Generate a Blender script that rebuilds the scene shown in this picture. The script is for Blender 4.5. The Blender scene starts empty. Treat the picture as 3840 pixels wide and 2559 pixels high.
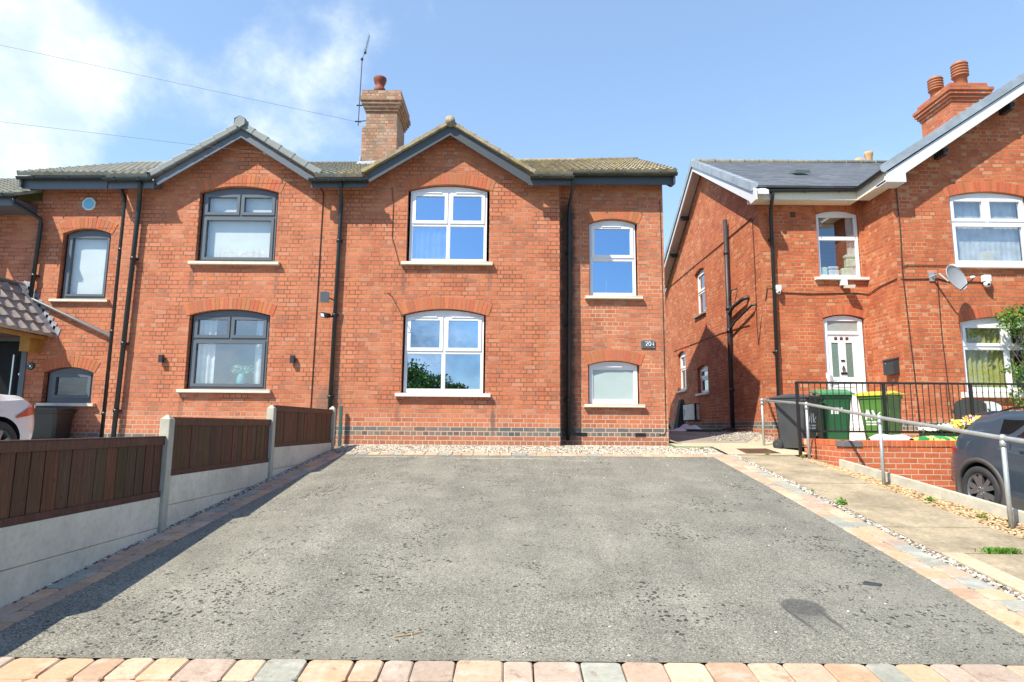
import bpy, math, random
import numpy as np
from mathutils import Vector, Matrix
from mathutils.geometry import tessellate_polygon
random.seed(7); rng = np.random.default_rng(7)
C = bpy.context.scene.collection
scn = bpy.context.scene
R = math.radians
# ------------------------------------------------------------------ camera, light, exposure
def cam_axes(pitch, roll):
    cp, sp = math.cos(pitch), math.sin(pitch)
    f = Vector((0, cp, sp)); r = Vector((1, 0, 0)); u = r.cross(f)
    cr, sr = math.cos(roll), math.sin(roll)
    return cr*r+sr*u, -sr*r+cr*u, f
cd = bpy.data.cameras.new('camera'); cam = bpy.data.objects.new('camera', cd); C.objects.link(cam)
r_, u_, f_ = cam_axes(0.1365, 0.0078)
cam.matrix_world = Matrix(((r_.x, u_.x, -f_.x, 0), (r_.y, u_.y, -f_.y, -12), (r_.z, u_.z, -f_.z, .3708), (0, 0, 0, 1)))
cd.sensor_width = 36; cd.lens = 36*2316/3840; cd.clip_end = 2000; cd.clip_start = .05
scn.camera = cam
SUN = Vector((-1, -.97, 1.69)).normalized()
sd = bpy.data.lights.new('sun', 'SUN'); sd.energy = 3.9; sd.angle = R(.53); sd.color = (1, .925, .78)
so = bpy.data.objects.new('sun', sd); C.objects.link(so); so.rotation_euler = (-SUN).to_track_quat('-Z', 'Y').to_euler()
scn.view_settings.view_transform = 'Standard'; scn.view_settings.look = 'None'
scn.view_settings.exposure = 1.02; scn.view_settings.gamma = 1
w = bpy.data.worlds.new('World'); scn.world = w; w.use_nodes = True
class NT:
    """small helper for node trees"""
    def __init__(s, t): s.t = t; s.n = t.nodes; s.l = t.links
    def new(s, k, **kw):
        n = s.n.new(k)
        for a, b in kw.items(): setattr(n, a, b)
        return n
    def put(s, sock, v):
        if isinstance(v, bpy.types.NodeSocket): s.l.new(v, sock)
        elif v is not None: sock.default_value = v
    def math(s, op, a, b=None, c=None, clamp=False):
        n = s.new('ShaderNodeMath', operation=op, use_clamp=clamp)
        for i, v in enumerate((a, b, c)):
            if v is not None: s.put(n.inputs[i], v)
        return n.outputs[0]
    def mix(s, f, a, b, mode='MIX'):
        n = s.new('ShaderNodeMix', data_type='RGBA', blend_type=mode)
        s.put(n.inputs[0], f); s.put(n.inputs[6], a); s.put(n.inputs[7], b); return n.outputs[2]
    def noise(s, vec, scale, detail=4, rough=.55, out=0, dist=0):
        n = s.new('ShaderNodeTexNoise'); s.put(n.inputs['Vector'], vec)
        n.inputs['Scale'].default_value = scale; n.inputs['Detail'].default_value = detail
        n.inputs['Roughness'].default_value = rough; n.inputs['Distortion'].default_value = dist; return n.outputs[out]
    def ramp(s, f, stops, interp='LINEAR'):
        n = s.new('ShaderNodeValToRGB'); s.put(n.inputs[0], f); e = n.color_ramp.elements; n.color_ramp.interpolation = interp
        while len(e) < len(stops): e.new(.5)
        for q, (p, c) in zip(e, stops):
            q.position = p; q.color = tuple(c)+(1,) if len(c) == 3 else c
        return n.outputs[0]
    def step(s, v, a, b):   # smooth 0..1 between a and b
        n = s.new('ShaderNodeMapRange', interpolation_type='SMOOTHSTEP'); s.put(n.inputs[0], v)
        n.inputs[1].default_value = a; n.inputs[2].default_value = b; return n.outputs[0]
    def vmath(s, op, a, b=None):
        n = s.new('ShaderNodeVectorMath', operation=op); s.put(n.inputs[0], a)
        if b is not None: s.put(n.inputs[1], b)
        return n.outputs['Value'] if op == 'DOT_PRODUCT' else n.outputs[0]
    def xyz(s, v):
        n = s.new('ShaderNodeSeparateXYZ'); s.put(n.inputs[0], v); return n.outputs
    def comb(s, x, y, z):
        n = s.new('ShaderNodeCombineXYZ')
        for i, v in enumerate((x, y, z)): s.put(n.inputs[i], v)
        return n.outputs[0]
def sky():
    t = NT(w.node_tree); t.n.clear()
    out = t.new('ShaderNodeOutputWorld'); bg = t.new('ShaderNodeBackground'); bg.inputs[1].default_value = .14
    sk = t.new('ShaderNodeTexSky', sky_type='NISHITA'); sk.sun_disc = False; sk.sun_elevation = math.asin(SUN.z)
    sk.sun_rotation = math.atan2(SUN.x, SUN.y); sk.air_density = 1.0; sk.dust_density = .9; sk.ozone_density = 1.6
    d = t.new('ShaderNodeTexCoord').outputs['Generated']
    d = t.vmath('NORMALIZE', d)
    X, Y, Z = t.xyz(d)
    # cloud layer on a flat ceiling above the place: direction projected on a plane
    zz = t.math('ADD', t.math('MAXIMUM', Z, 0.0), .22)
    pl = t.comb(t.math('MULTIPLY', X, 2.0), t.math('MULTIPLY', Y, 2.0), t.math('MULTIPLY', Z, 2.5))
    n1 = t.noise(pl, 2.1, 10, .56, dist=.2); n2 = t.noise(pl, 6.5, 8, .62)
    cl = t.math('ADD', t.math('MULTIPLY', n1, .78), t.math('MULTIPLY', n2, .22))
    cov = None
    for c, a0, a1, k in (((-.72, .57, .44), 21, 4, .32), ((-.68, .67, .31), 12, 2, .12), ((-.54, .74, .40), 9, 2, .13), ((-.28, .79, .55), 8, 1, .15), ((-.37, .81, .45), 7, 1, .12), ((-.43, .80, .52), 5, 1, .03), ((-.24, .80, .52), 4, 1, .05), ((.61, .66, .46), 5, 1, .14)):
        v = Vector(c).normalized(); dp = t.vmath('DOT_PRODUCT', d, tuple(v))
        m = t.math('MULTIPLY', t.step(dp, math.cos(R(a0)), math.cos(R(a1))), k)
        cov = m if cov is None else t.math('ADD', cov, m)
    back = t.math('MULTIPLY', t.step(Y, .1, -.5), t.math('ADD', -.01, t.math('MULTIPLY', t.step(Z, .28, .14), .20)))
    cov = t.math('ADD', cov, back)
    mask = t.step(t.math('ADD', cl, cov), .56, .84)
    lit = t.mix(t.step(n2, .3, .7), (2.7, 3.35, 3.8, 1), (3.9, 4.25, 4.4, 1))
    dark = t.mix(t.step(n2, .3, .7), (1.6, 1.9, 2.4, 1), (7.5, 7.7, 8.0, 1))
    col = t.mix(t.step(Y, .1, -.3), lit, dark)
    tint = t.mix(1.0, sk.outputs[0], (.87, .98, 1.04, 1), 'MULTIPLY')
    hz = t.mix(t.math('MULTIPLY', t.step(Y, -.1, .2), t.math('ADD', .20, t.math('MULTIPLY', t.step(Z, .5, .0), .14))), tint, (2.6, 3.4, 4.3, 1))
    c = t.mix(t.math('MULTIPLY', mask, .93), hz, col)
    c = t.mix(t.math('MULTIPLY', t.step(Y, .15, -.25), .85), c, t.mix(1, c, (.42, .50, .60, 1), 'MULTIPLY'))     # sky behind the camera dimmed and blued to cut fill light on the facades
    t.l.new(c, bg.inputs[0]); t.l.new(bg.outputs[0], out.inputs[0])
sky()
# ------------------------------------------------------------------ mesh helpers
WL = {}     # world location of every object made
def link(o, parent, loc):
    C.objects.link(o); WL[o.name] = Vector(loc)
    if parent is not None: o.parent = parent; o.location = Vector(loc)-WL[parent.name]
    else: o.location = loc
    return o
def tag(o, label=None, cat=None, group=None, kind=None):
    if label: o['label'] = label
    if cat: o['category'] = cat
    if group: o['group'] = group
    if kind: o['kind'] = kind
    return o
def empty(name, loc, label, cat, group=None):
    o = bpy.data.objects.new(name, None); o.empty_display_size = .2
    return tag(link(o, None, loc), label, cat, group)
def arch_rect(x0, x1, z0, z1, rise, n=14):
    p = [(x0, z0), (x1, z0), (x1, z1)]
    if rise > 0:
        c = x1-x0; rad = (c*c/4+rise*rise)/(2*rise); cz = z1+rise-rad; a = math.asin(c/2/rad)
        for i in range(1, n):
            t = a-2*a*i/n; p.append(((x0+x1)/2+rad*math.sin(t), cz+rad*math.cos(t)))
    p.append((x0, z1)); return p
class MB:
    def __init__(s): s.v = []; s.f = []; s.c = []; s.col = (1, 1, 1)
    def add(s, vs, fs):
        b = len(s.v); s.v.extend(tuple(q) for q in vs); s.f.extend(tuple(b+i for i in f) for f in fs); s.c.extend([s.col]*len(fs)); return s
    def box(s, x0, x1, y0, y1, z0, z1):
        x0, x1 = sorted((x0, x1)); y0, y1 = sorted((y0, y1)); z0, z1 = sorted((z0, z1))
        return s.hexa([(x0, y0, z0), (x1, y0, z0), (x1, y1, z0), (x0, y1, z0), (x0, y0, z1), (x1, y0, z1), (x1, y1, z1), (x0, y1, z1)])
    def hexa(s, p): return s.add(p, [(3, 2, 1, 0), (4, 5, 6, 7), (0, 1, 5, 4), (1, 2, 6, 5), (2, 3, 7, 6), (3, 0, 4, 7)])
    def bevbox(s, x0, x1, y0, y1, z0, z1, b=.01):   # block with chamfered edges
        cx, cy, cz = (x0+x1)/2, (y0+y1)/2, (z0+z1)/2; hx, hy, hz = abs(x1-x0)/2, abs(y1-y0)/2, abs(z1-z0)/2
        v = []; idx = {}
        for sx in (-1, 1):
            for sy in (-1, 1):
                for sz in (-1, 1):
                    for k in range(3):
                        q = [hx-b, hy-b, hz-b]; q[k] += b; idx[sx, sy, sz, k] = len(v)
                        v.append((cx+sx*q[0], cy+sy*q[1], cz+sz*q[2]))
        f = []
        def fx(l, flip): f.append(tuple(l[::-1] if flip else l))
        S = ((-1, -1), (1, -1), (1, 1), (-1, 1))
        for k, m in ((0, lambda a, b_, c: (a, b_, c)), (1, lambda a, b_, c: (c, a, b_)), (2, lambda a, b_, c: (b_, c, a))):
            for sg in (-1, 1):
                fx([idx[m(sg, a, b_)+(k,)] for a, b_ in S], sg < 0)
            for sa in (-1, 1):
                for sb in (-1, 1):   # edge along axis k
                    ka, kb = (k+1) % 3, (k+2) % 3
                    fx([idx[m(-1, sa, sb)+(ka,)], idx[m(1, sa, sb)+(ka,)], idx[m(1, sa, sb)+(kb,)], idx[m(-1, sa, sb)+(kb,)]], sa*sb < 0)
        for sx in (-1, 1):
            for sy in (-1, 1):
                for sz in (-1, 1): fx([idx[sx, sy, sz, 0], idx[sx, sy, sz, 1], idx[sx, sy, sz, 2]], sx*sy*sz < 0)
        return s.add(v, f)
    def prism(s, poly, ax, a0, a1):    # poly is CCW in the two other axes
        def m(u, v, d): return {'x': (d, u, v), 'y': (u, d, v), 'z': (u, v, d)}[ax]
        n = len(poly); v = [m(p[0], p[1], a0) for p in poly]+[m(p[0], p[1], a1) for p in poly]
        tris = tessellate_polygon([[Vector((p[0], p[1], 0)) for p in poly]])
        f = [tuple(t) for t in tris]+[tuple(i+n for i in t[::-1]) for t in tris]+[(i, (i+1) % n, n+(i+1) % n, n+i) for i in range(n)]
        return s.add(v, f)
    def plate(s, outer, holes, ax, d0, d1, edge=True, back=True):
        def m(p, d): return {'x': (d, p[0], p[1]), 'y': (p[0], d, p[1]), 'z': (p[0], p[1], d)}[ax]
        loops = [outer]+list(holes); flat = [p for l in loops for p in l]; n = len(flat)
        tris = tessellate_polygon([[Vector((p[0], p[1], 0)) for p in l] for l in loops])
        s.add([m(p, d0) for p in flat], [tuple(t) for t in tris])
        if back: s.add([m(p, d1) for p in flat], [tuple(t[::-1]) for t in tris])
        for k, l in enumerate(loops):
            if k == 0 and not edge: continue
            q = len(l); s.add([m(p, d0) for p in l]+[m(p, d1) for p in l], [(i, (i+1) % q, q+(i+1) % q, q+i) for i in range(q)])
        return s
    def tube(s, pts, r, n=10, cap=True):
        pts = [Vector(p) for p in pts]; rs = r if isinstance(r, (list, tuple)) else [r]*len(pts)
        v = []; prev = None
        for i, p in enumerate(pts):
            d = (pts[min(i+1, len(pts)-1)]-pts[max(i-1, 0)]).normalized()
            a = prev if prev else (Vector((0, 0, 1)) if abs(d.z) < .9 else Vector((1, 0, 0)))
            e = (a-d*a.dot(d)).normalized(); g = d.cross(e); prev = e
            for k in range(n):
                t = 2*math.pi*k/n+math.pi/n; v.append(p+rs[i]*(math.cos(t)*e+math.sin(t)*g))
        f = [(i*n+k, i*n+(k+1) % n, (i+1)*n+(k+1) % n, (i+1)*n+k) for i in range(len(pts)-1) for k in range(n)]
        if cap: f += [tuple(range(n))[::-1], tuple((len(pts)-1)*n+k for k in range(n))]
        return s.add(v, f)
    def lathe(s, prof, c=(0, 0, 0), n=20, ax='z'):   # prof: (radius, height)
        v = []
        for (r, h) in prof:
            for k in range(n):
                t = 2*math.pi*k/n; a, b = r*math.cos(t), r*math.sin(t)
                q = {'z': (a, b, h), 'x': (h, a, b), 'y': (a, h, b)}[ax]; v.append((c[0]+q[0], c[1]+q[1], c[2]+q[2]))
        m = len(prof); f = [(i*n+k, i*n+(k+1) % n, (i+1)*n+(k+1) % n, (i+1)*n+k) for i in range(m-1) for k in range(n)]
        return s.add(v, f)
    def build(s, name, mat, parent=None, smooth=False, bev=0, label=None):
        me = bpy.data.meshes.new(name)
        v = np.array(s.v, dtype=float).reshape(-1, 3); lo, hi = v.min(0), v.max(0); o0 = np.array([(lo[0]+hi[0])/2, (lo[1]+hi[1])/2, lo[2]])
        me.from_pydata((v-o0).tolist(), [], s.f)
        if any(c != (1, 1, 1) for c in s.c):
            at = me.color_attributes.new('col', 'FLOAT_COLOR', 'CORNER')
            arr = np.ones((len(me.loops), 4)); cnt = [len(f) for f in s.f]; arr[:, :3] = np.repeat(np.array(s.c, dtype=float), cnt, axis=0)
            at.data.foreach_set('color', arr.ravel())
        me.materials.append(mat)
        if smooth: me.polygons.foreach_set('use_smooth', [True]*len(me.polygons))
        me.update()
        o = bpy.data.objects.new(name, me); link(o, parent, Vector(o0))
        if bev:
            b = o.modifiers.new('b', 'BEVEL'); b.width = bev; b.segments = 2; b.limit_method = 'ANGLE'; b.angle_limit = R(40)
        if label: o['label'] = label
        return o
def children(o): return [c for c in bpy.data.objects if c.parent == o]
def copy_tree(o, parent=None):
    c = o.copy(); C.objects.link(c)
    if parent is not None: c.parent = parent
    for ch in children(o): copy_tree(ch, c)
    return c
# ------------------------------------------------------------------ materials
M = {}
def mat(name, col=(.5, .5, .5), rough=.6, metal=0, var=.12, scale=8, bump=0, bscale=60, coat=0, attr=False, spec=.5):
    if name in M: return M[name]
    m = bpy.data.materials.new(name); m.use_nodes = True; t = NT(m.node_tree); p = t.n['Principled BSDF']
    oc = t.new('ShaderNodeTexCoord').outputs['Object']
    base = col+(1,)
    if attr:
        a = t.new('ShaderNodeAttribute'); a.attribute_name = 'col'; base = a.outputs['Color']
    n = t.noise(oc, scale, 5, .6)
    f = t.ramp(n, [(.3, (1-var,)*3), (.7, (1+var*.5,)*3)])
    t.l.new(t.mix(1, base, f, 'MULTIPLY'), p.inputs['Base Color'])
    p.inputs['Roughness'].default_value = rough; p.inputs['Metallic'].default_value = metal
    p.inputs['Coat Weight'].default_value = coat; p.inputs['Specular IOR Level'].default_value = spec
    if bump:
        b = t.new('ShaderNodeBump'); b.inputs['Strength'].default_value = bump; b.inputs['Distance'].default_value = .01
        t.l.new(t.noise(oc, bscale, 5, .7), b.inputs['Height']); t.l.new(b.outputs[0], p.inputs['Normal'])
    M[name] = m; return m
BH = .086
def brick_mat(name, tones, blue=(0, 0), stains=(), mortar=(.46, .25, .15), bw=.235, squash=True, weather=.25, moss=0, joint=.009, blotch=()):
    m = bpy.data.materials.new(name); m.use_nodes = True; t = NT(m.node_tree); p = t.n['Principled BSDF']
    g = t.new('ShaderNodeNewGeometry'); X, Y, Z = t.xyz(g.outputs['Position']); nx, ny, nz = t.xyz(g.outputs['True Normal'])
    ax = t.math('GREATER_THAN', t.math('ABSOLUTE', nx), .6)
    u = t.math('ADD', t.math('MULTIPLY', X, t.math('SUBTRACT', 1, ax)), t.math('MULTIPLY', Y, ax))
    az = t.math('GREATER_THAN', t.math('ABSOLUTE', nz), .7)
    v = t.math('ADD', t.math('MULTIPLY', Z, t.math('SUBTRACT', 1, az)), t.math('MULTIPLY', Y, az))
    raw = t.comb(u, v, 0.0)
    wob = t.noise(t.comb(u, v, 3.3), 9, 3, .6, out=1)
    wv = t.vmath('SCALE', t.vmath('SUBTRACT', wob, (.5, .5, .5))); t.n[-1].inputs['Scale'].default_value = .016
    vec = t.vmath('ADD', raw, wv)
    b = t.new('ShaderNodeTexBrick'); t.l.new(vec, b.inputs['Vector']); b.offset = .5; b.offset_frequency = 2
    b.squash = .5 if squash else 1; b.squash_frequency = 2
    b.inputs['Color1'].default_value = (0, 0, 0, 1); b.inputs['Color2'].default_value = (1, 1, 1, 1); b.inputs['Mortar'].default_value = (.5, .5, .5, 1)
    b.inputs['Scale'].default_value = 1; b.inputs['Mortar Size'].default_value = joint; b.inputs['Mortar Smooth'].default_value = .3
    b.inputs['Brick Width'].default_value = bw; b.inputs['Row Height'].default_value = BH
    rnd = t.xyz(b.outputs['Color'])[0]
    n = len(tones); col = t.ramp(rnd, [(i/n, c) for i, c in enumerate(tones)], 'CONSTANT')
    grain = t.noise(raw, 38, 4, .7)
    col = t.mix(1, col, t.ramp(grain, [(.3, (.80,)*3), (.7, (1.15,)*3)]), 'MULTIPLY')
    col = t.mix(1, col, t.ramp(t.noise(raw, 1.3, 7, .72), [(.32, (.80,)*3), (.5, (1,)*3), (.7, (1.08,)*3)]), 'MULTIPLY')
    if blue[1] > blue[0]:
        zr = t.math('MULTIPLY', t.math('GREATER_THAN', Z, blue[0]), t.math('LESS_THAN', Z, blue[1]))
        bc = t.ramp(rnd, [(0, (.10, .125, .13)), (.3, (.16, .16, .15)), (.55, (.075, .095, .10)), (.75, (.24, .20, .16)), (.9, (.13, .15, .15))], 'CONSTANT')
        col = t.mix(zr, col, bc)
        low = t.math('MULTIPLY', t.step(Z, blue[0]+.02, blue[0]-.05), .55)
        col = t.mix(low, col, (.30, .135, .09, 1))
    big = t.noise(raw, .55, 4, .6); med = t.noise(raw, 2.6, 5, .65)
    pale = t.math('MULTIPLY', t.step(med, .45, .8), weather); col = t.mix(pale, col, (.60, .24, .125, 1))
    col = t.mix(t.math('MULTIPLY', t.step(big, .42, .75), weather*.8), col, (.57, .20, .095, 1))
    mo = t.mix(t.step(t.noise(raw, 1.7, 4, .6), .38, .66), tuple(c*.36 for c in mortar)+(1,), mortar+(1,))
    col = t.mix(b.outputs['Fac'], col, mo)
    col = t.mix(t.math('MULTIPLY', b.outputs['Fac'], t.math('MULTIPLY', t.step(Z, .85, .35), .75)), col, (.62, .47, .34, 1))
    for (cx, hw, z0, z1, s) in stains:
        wx = t.math('MULTIPLY', t.math('SUBTRACT', t.noise(raw, 6, 4, .6), .5), hw*.9)
        d = t.math('ABSOLUTE', t.math('SUBTRACT', t.math('ADD', u, wx), cx))
        mk = t.math('MULTIPLY', t.step(d, hw, hw*.45), t.math('MULTIPLY', t.step(Z, z0-.15, z0+.15), t.step(Z, z1+.25, z1-.25)))
        mk = t.math('MULTIPLY', mk, t.math('ADD', .55, t.math('MULTIPLY', t.noise(raw, 11, 3, .6), .8)), None, True)
        col = t.mix(t.math('MULTIPLY', mk, s), col, (.045, .042, .036, 1))
    for (cx, cz, rx, rz, s, cc) in blotch:
        d = t.math('ADD', t.math('POWER', t.math('DIVIDE', t.math('SUBTRACT', u, cx), rx), 2), t.math('POWER', t.math('DIVIDE', t.math('SUBTRACT', Z, cz), rz), 2))
        d = t.math('ADD', d, t.math('MULTIPLY', t.math('SUBTRACT', t.noise(raw, 5, 4, .6), .5), 2.2))
        col = t.mix(t.math('MULTIPLY', t.step(d, 1.2, .2), s), col, cc+(1,))
    if moss:
        ms = t.math('MULTIPLY', t.step(t.noise(g.outputs['Position'], 4.2, 5, .65), .46, .64), moss); col = t.mix(ms, col, (.22, .19, .14, 1))
        m2 = t.math('MULTIPLY', t.step(t.noise(g.outputs['Position'], 8, 4, .6), .6, .68), moss); col = t.mix(m2, col, (.38, .30, .06, 1))
    t.l.new(col, p.inputs['Base Color']); p.inputs['Roughness'].default_value = .88
    h = t.math('ADD', t.math('MULTIPLY', b.outputs['Fac'], -1), t.math('ADD', t.math('MULTIPLY', grain, .35), t.math('MULTIPLY', rnd, .22)))
    bp = t.new('ShaderNodeBump'); bp.inputs['Strength'].default_value = .8; bp.inputs['Distance'].default_value = .007
    t.l.new(h, bp.inputs['Height']); t.l.new(bp.outputs[0], p.inputs['Normal'])
    M[name] = m; return m
TR = [(.52, .160, .082), (.54, .175, .09), (.49, .142, .067), (.56, .19, .093), (.53, .167, .078), (.46, .132, .064), (.56, .18, .080), (.51, .153, .074), (.53, .163, .075), (.41, .145, .082), (.54, .22, .13), (.52, .162, .077)]
brick_a = brick_mat('red_brick_wall', TR, blue=(BH*2, BH*4), weather=.42, stains=((-.02, .0, 0, 0, 0),)[:0], blotch=((-.36, .50, .05, .36, .7, (.12, .10, .085)), (-2.17, 3.2, .06, .32, .4, (.13, .085, .065)), (-.45, 3.2, .06, .3, .35, (.13, .085, .065)), (-3.40, .8, .16, .5, .5, (.12, .10, .08)), (-2.2, .65, .06, .25, .35, (.13, .085, .065))))
brick_w = brick_mat('red_brick_wing', TR, mortar=(.60, .40, .26), blue=(BH*2, BH*4), weather=.22, stains=((1.14, .20, .1, 5.0, .92),))
DS = (.13, .085, .065)
brick_l = brick_mat('red_brick_left', TR, blue=(0, BH*2), weather=.5, blotch=((-3.55, .75, .28, .45, .6, (.14, .11, .085)), (-6.38, 3.2, .07, .34, .4, DS), (-4.70, 3.15, .06, .30, .35, DS), (-6.4, .7, .07, .3, .4, DS), (-8.1, 2.2, .1, 1.6, .35, DS)))
TB = [(.49, .115, .042), (.52, .13, .048), (.45, .10, .038), (.54, .145, .055), (.50, .12, .043), (.42, .095, .038), (.52, .13, .046), (.50, .125, .046), (.56, .23, .12), (.48, .115, .044)]
brick_b = brick_mat('orange_brick_house', TB, blue=(.15+BH*2.2, .15+BH*4.2), weather=.12, mortar=(.52, .32, .18))
TN = [(.52, .18, .10), (.55, .20, .11), (.49, .16, .09), (.57, .22, .13)]
brick_n = brick_mat('stretcher_brick', TN, weather=.2, squash=False)
TCH = [(.44, .22, .14), (.48, .27, .18), (.40, .18, .11), (.50, .32, .23), (.33, .17, .11)]
brick_c = brick_mat('chimney_brick', TCH, weather=.25, moss=.6, mortar=(.30, .25, .20))
brick_c2 = brick_mat('orange_chimney_brick', TB, weather=.05, moss=.12, mortar=(.45, .30, .2))
brick_g = brick_mat('garden_wall_brick', [(.55, .135, .05), (.60, .155, .06), (.52, .12, .045), (.57, .145, .06)], weather=.03, squash=False, joint=.009, mortar=(.58, .36, .23))
voussoir = mat('arch_brick', rough=.88, attr=True, var=.12, scale=30, bump=.5, bscale=90)
white_pvc = mat('white_plastic', (.80, .81, .83), .32, var=.03)
grey_pvc = mat('grey_plastic', (.105, .125, .15), .4, var=.06)
grey_dark = mat('dark_grey_board', (.065, .075, .083), .42, var=.1)
sill_m = mat('pale_stone', (.72, .67, .55), .8, var=.12, bump=.3)
sill_w = mat('white_painted_sill', (.80, .79, .74), .6, var=.08)
black_pl = mat('black_gutter_plastic', (.020, .028, .030), .35, var=.2)
moss_gut = mat('mossy_gutter', (.05, .055, .04), .7, var=.5, scale=5)
cream = mat('cream_board', (.78, .73, .60), .5, var=.05)
white_bd = mat('white_board', (.66, .67, .69), .4, var=.05)
lead = mat('lead', (.42, .44, .47), .45, metal=.3, var=.3, scale=14, bump=.3, bscale=25)
concrete = mat('concrete', (.50, .48, .39), .9, var=.22, scale=5, bump=.35, bscale=70)
galv = mat('galvanised_steel', (.50, .53, .53), .42, metal=.55, var=.16, scale=16)
blk_steel = mat('black_painted_steel', (.022, .020, .018), .4, var=.2)
terracotta = mat('terracotta', (.40, .14, .08), .75, var=.25, scale=6)
tanpot = mat('tan_clay', (.50, .33, .17), .85, var=.3)
rubber = mat('rubber', (.035, .035, .037), .75, var=.2)
alloy = mat('alloy', (.26, .265, .27), .35, metal=.7, var=.08)
lightalloy = mat('bright_metal', (.75, .76, .78), .25, metal=.8, var=.05)
def glass(name, refl=.4, tint=(.90, .93, .93), rc=(1, 1, 1)):
    m = bpy.data.materials.new(name); m.use_nodes = True; t = NT(m.node_tree); t.n.clear()
    o = t.new('ShaderNodeOutputMaterial'); tr = t.new('ShaderNodeBsdfTransparent'); gl = t.new('ShaderNodeBsdfGlossy'); mx = t.new('ShaderNodeMixShader')
    tr.inputs[0].default_value = tint+(1,); gl.inputs['Roughness'].default_value = .012; gl.inputs['Color'].default_value = rc+(1,)
    b = t.new('ShaderNodeBump'); b.inputs['Strength'].default_value = .05; b.inputs['Distance'].default_value = .004
    t.l.new(t.noise(t.new('ShaderNodeTexCoord').outputs['Object'], 2.5, 2), b.inputs['Height']); t.l.new(b.outputs[0], gl.inputs['Normal'])
    lw = t.new('ShaderNodeLayerWeight'); lw.inputs[0].default_value = .5
    t.l.new(t.math('ADD', refl, t.math('MULTIPLY', t.math('POWER', lw.outputs['Facing'], 4), 1-refl)), mx.inputs[0])
    t.l.new(tr.outputs[0], mx.inputs[1]); t.l.new(gl.outputs[0], mx.inputs[2]); t.l.new(mx.outputs[0], o.inputs[0]); return m
glass_a = glass('coated_glass', .72, rc=(.62, .82, 1.0)); glass_b = glass('window_glass', .30); glass_c = glass('clear_glass', .14)
frosted = mat('frosted_glass', (.40, .50, .50), .25, var=.08, scale=3)
blind_m = mat('white_blind', (.70, .76, .77), .8, var=.08, scale=3)
net_m = mat('net_curtain', (.66, .70, .72), .9, var=.35, scale=4)
olive_m = mat('olive_curtain', (.36, .36, .10), .9, var=.25, scale=5)
dark_room = mat('dark_room', (.05, .05, .045), .9)
def tile_mat(name, base, moss=0., lich=0., wet=.85):
    m = bpy.data.materials.new(name); m.use_nodes = True; t = NT(m.node_tree); p = t.n['Principled BSDF']
    P = t.new('ShaderNodeNewGeometry').outputs['Position']
    c = t.ramp(t.noise(P, 7, 5, .7), [(.3, tuple(b*.7 for b in base)), (.7, tuple(min(1, b*1.25) for b in base))])
    if moss: c = t.mix(t.math('MULTIPLY', t.step(t.noise(P, 3.1, 6, .7), .44, .62), moss), c, (.14, .12, .065, 1))
    if lich:
        c = t.mix(t.math('MULTIPLY', t.step(t.noise(P, 2.2, 7, .72), .53, .62), lich), c, (.46, .36, .05, 1))
        c = t.mix(t.math('MULTIPLY', t.step(t.noise(P, 16, 4, .6), .58, .66), lich*.8), c, (.55, .50, .34, 1))
    t.l.new(c, p.inputs['Base Color']); p.inputs['Roughness'].default_value = wet
    b = t.new('ShaderNodeBump'); b.inputs['Strength'].default_value = .5; b.inputs['Distance'].default_value = .01
    t.l.new(t.noise(P, 45, 4, .7), b.inputs['Height']); t.l.new(b.outputs[0], p.inputs['Normal']); M[name] = m; return m
tile_old = tile_mat('mossy_roof_tile', (.38, .32, .23), .55, .6)
tile_left = tile_mat('grey_green_roof_tile', (.28, .28, .235), .25, .10)
tile_porch = tile_mat('brown_porch_tile', (.34, .30, .27))
cap_m = mat('grey_verge_cap', (.20, .225, .225), .55, var=.15, scale=5)
verge_m = tile_mat('lichen_verge', (.34, .28, .20), .6, .5)
slate = bpy.data.materials.new('slate'); slate.use_nodes = True
def mk_slate():
    t = NT(slate.node_tree); p = t.n['Principled BSDF']; P = t.new('ShaderNodeNewGeometry').outputs['Position']; X, Y, Z = t.xyz(P)
    b = t.new('ShaderNodeTexBrick'); t.l.new(t.comb(X, Y, 0), b.inputs['Vector']); b.inputs['Scale'].default_value = 1
    b.inputs['Brick Width'].default_value = .28; b.inputs['Row Height'].default_value = .2; b.inputs['Mortar Size'].default_value = .006
    b.inputs['Color1'].default_value = (.15, .16, .18, 1); b.inputs['Color2'].default_value = (.21, .225, .25, 1); b.inputs['Mortar'].default_value = (.09, .10, .11, 1)
    t.l.new(b.outputs[0], p.inputs['Base Color']); p.inputs['Roughness'].default_value = .5
mk_slate()
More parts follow.
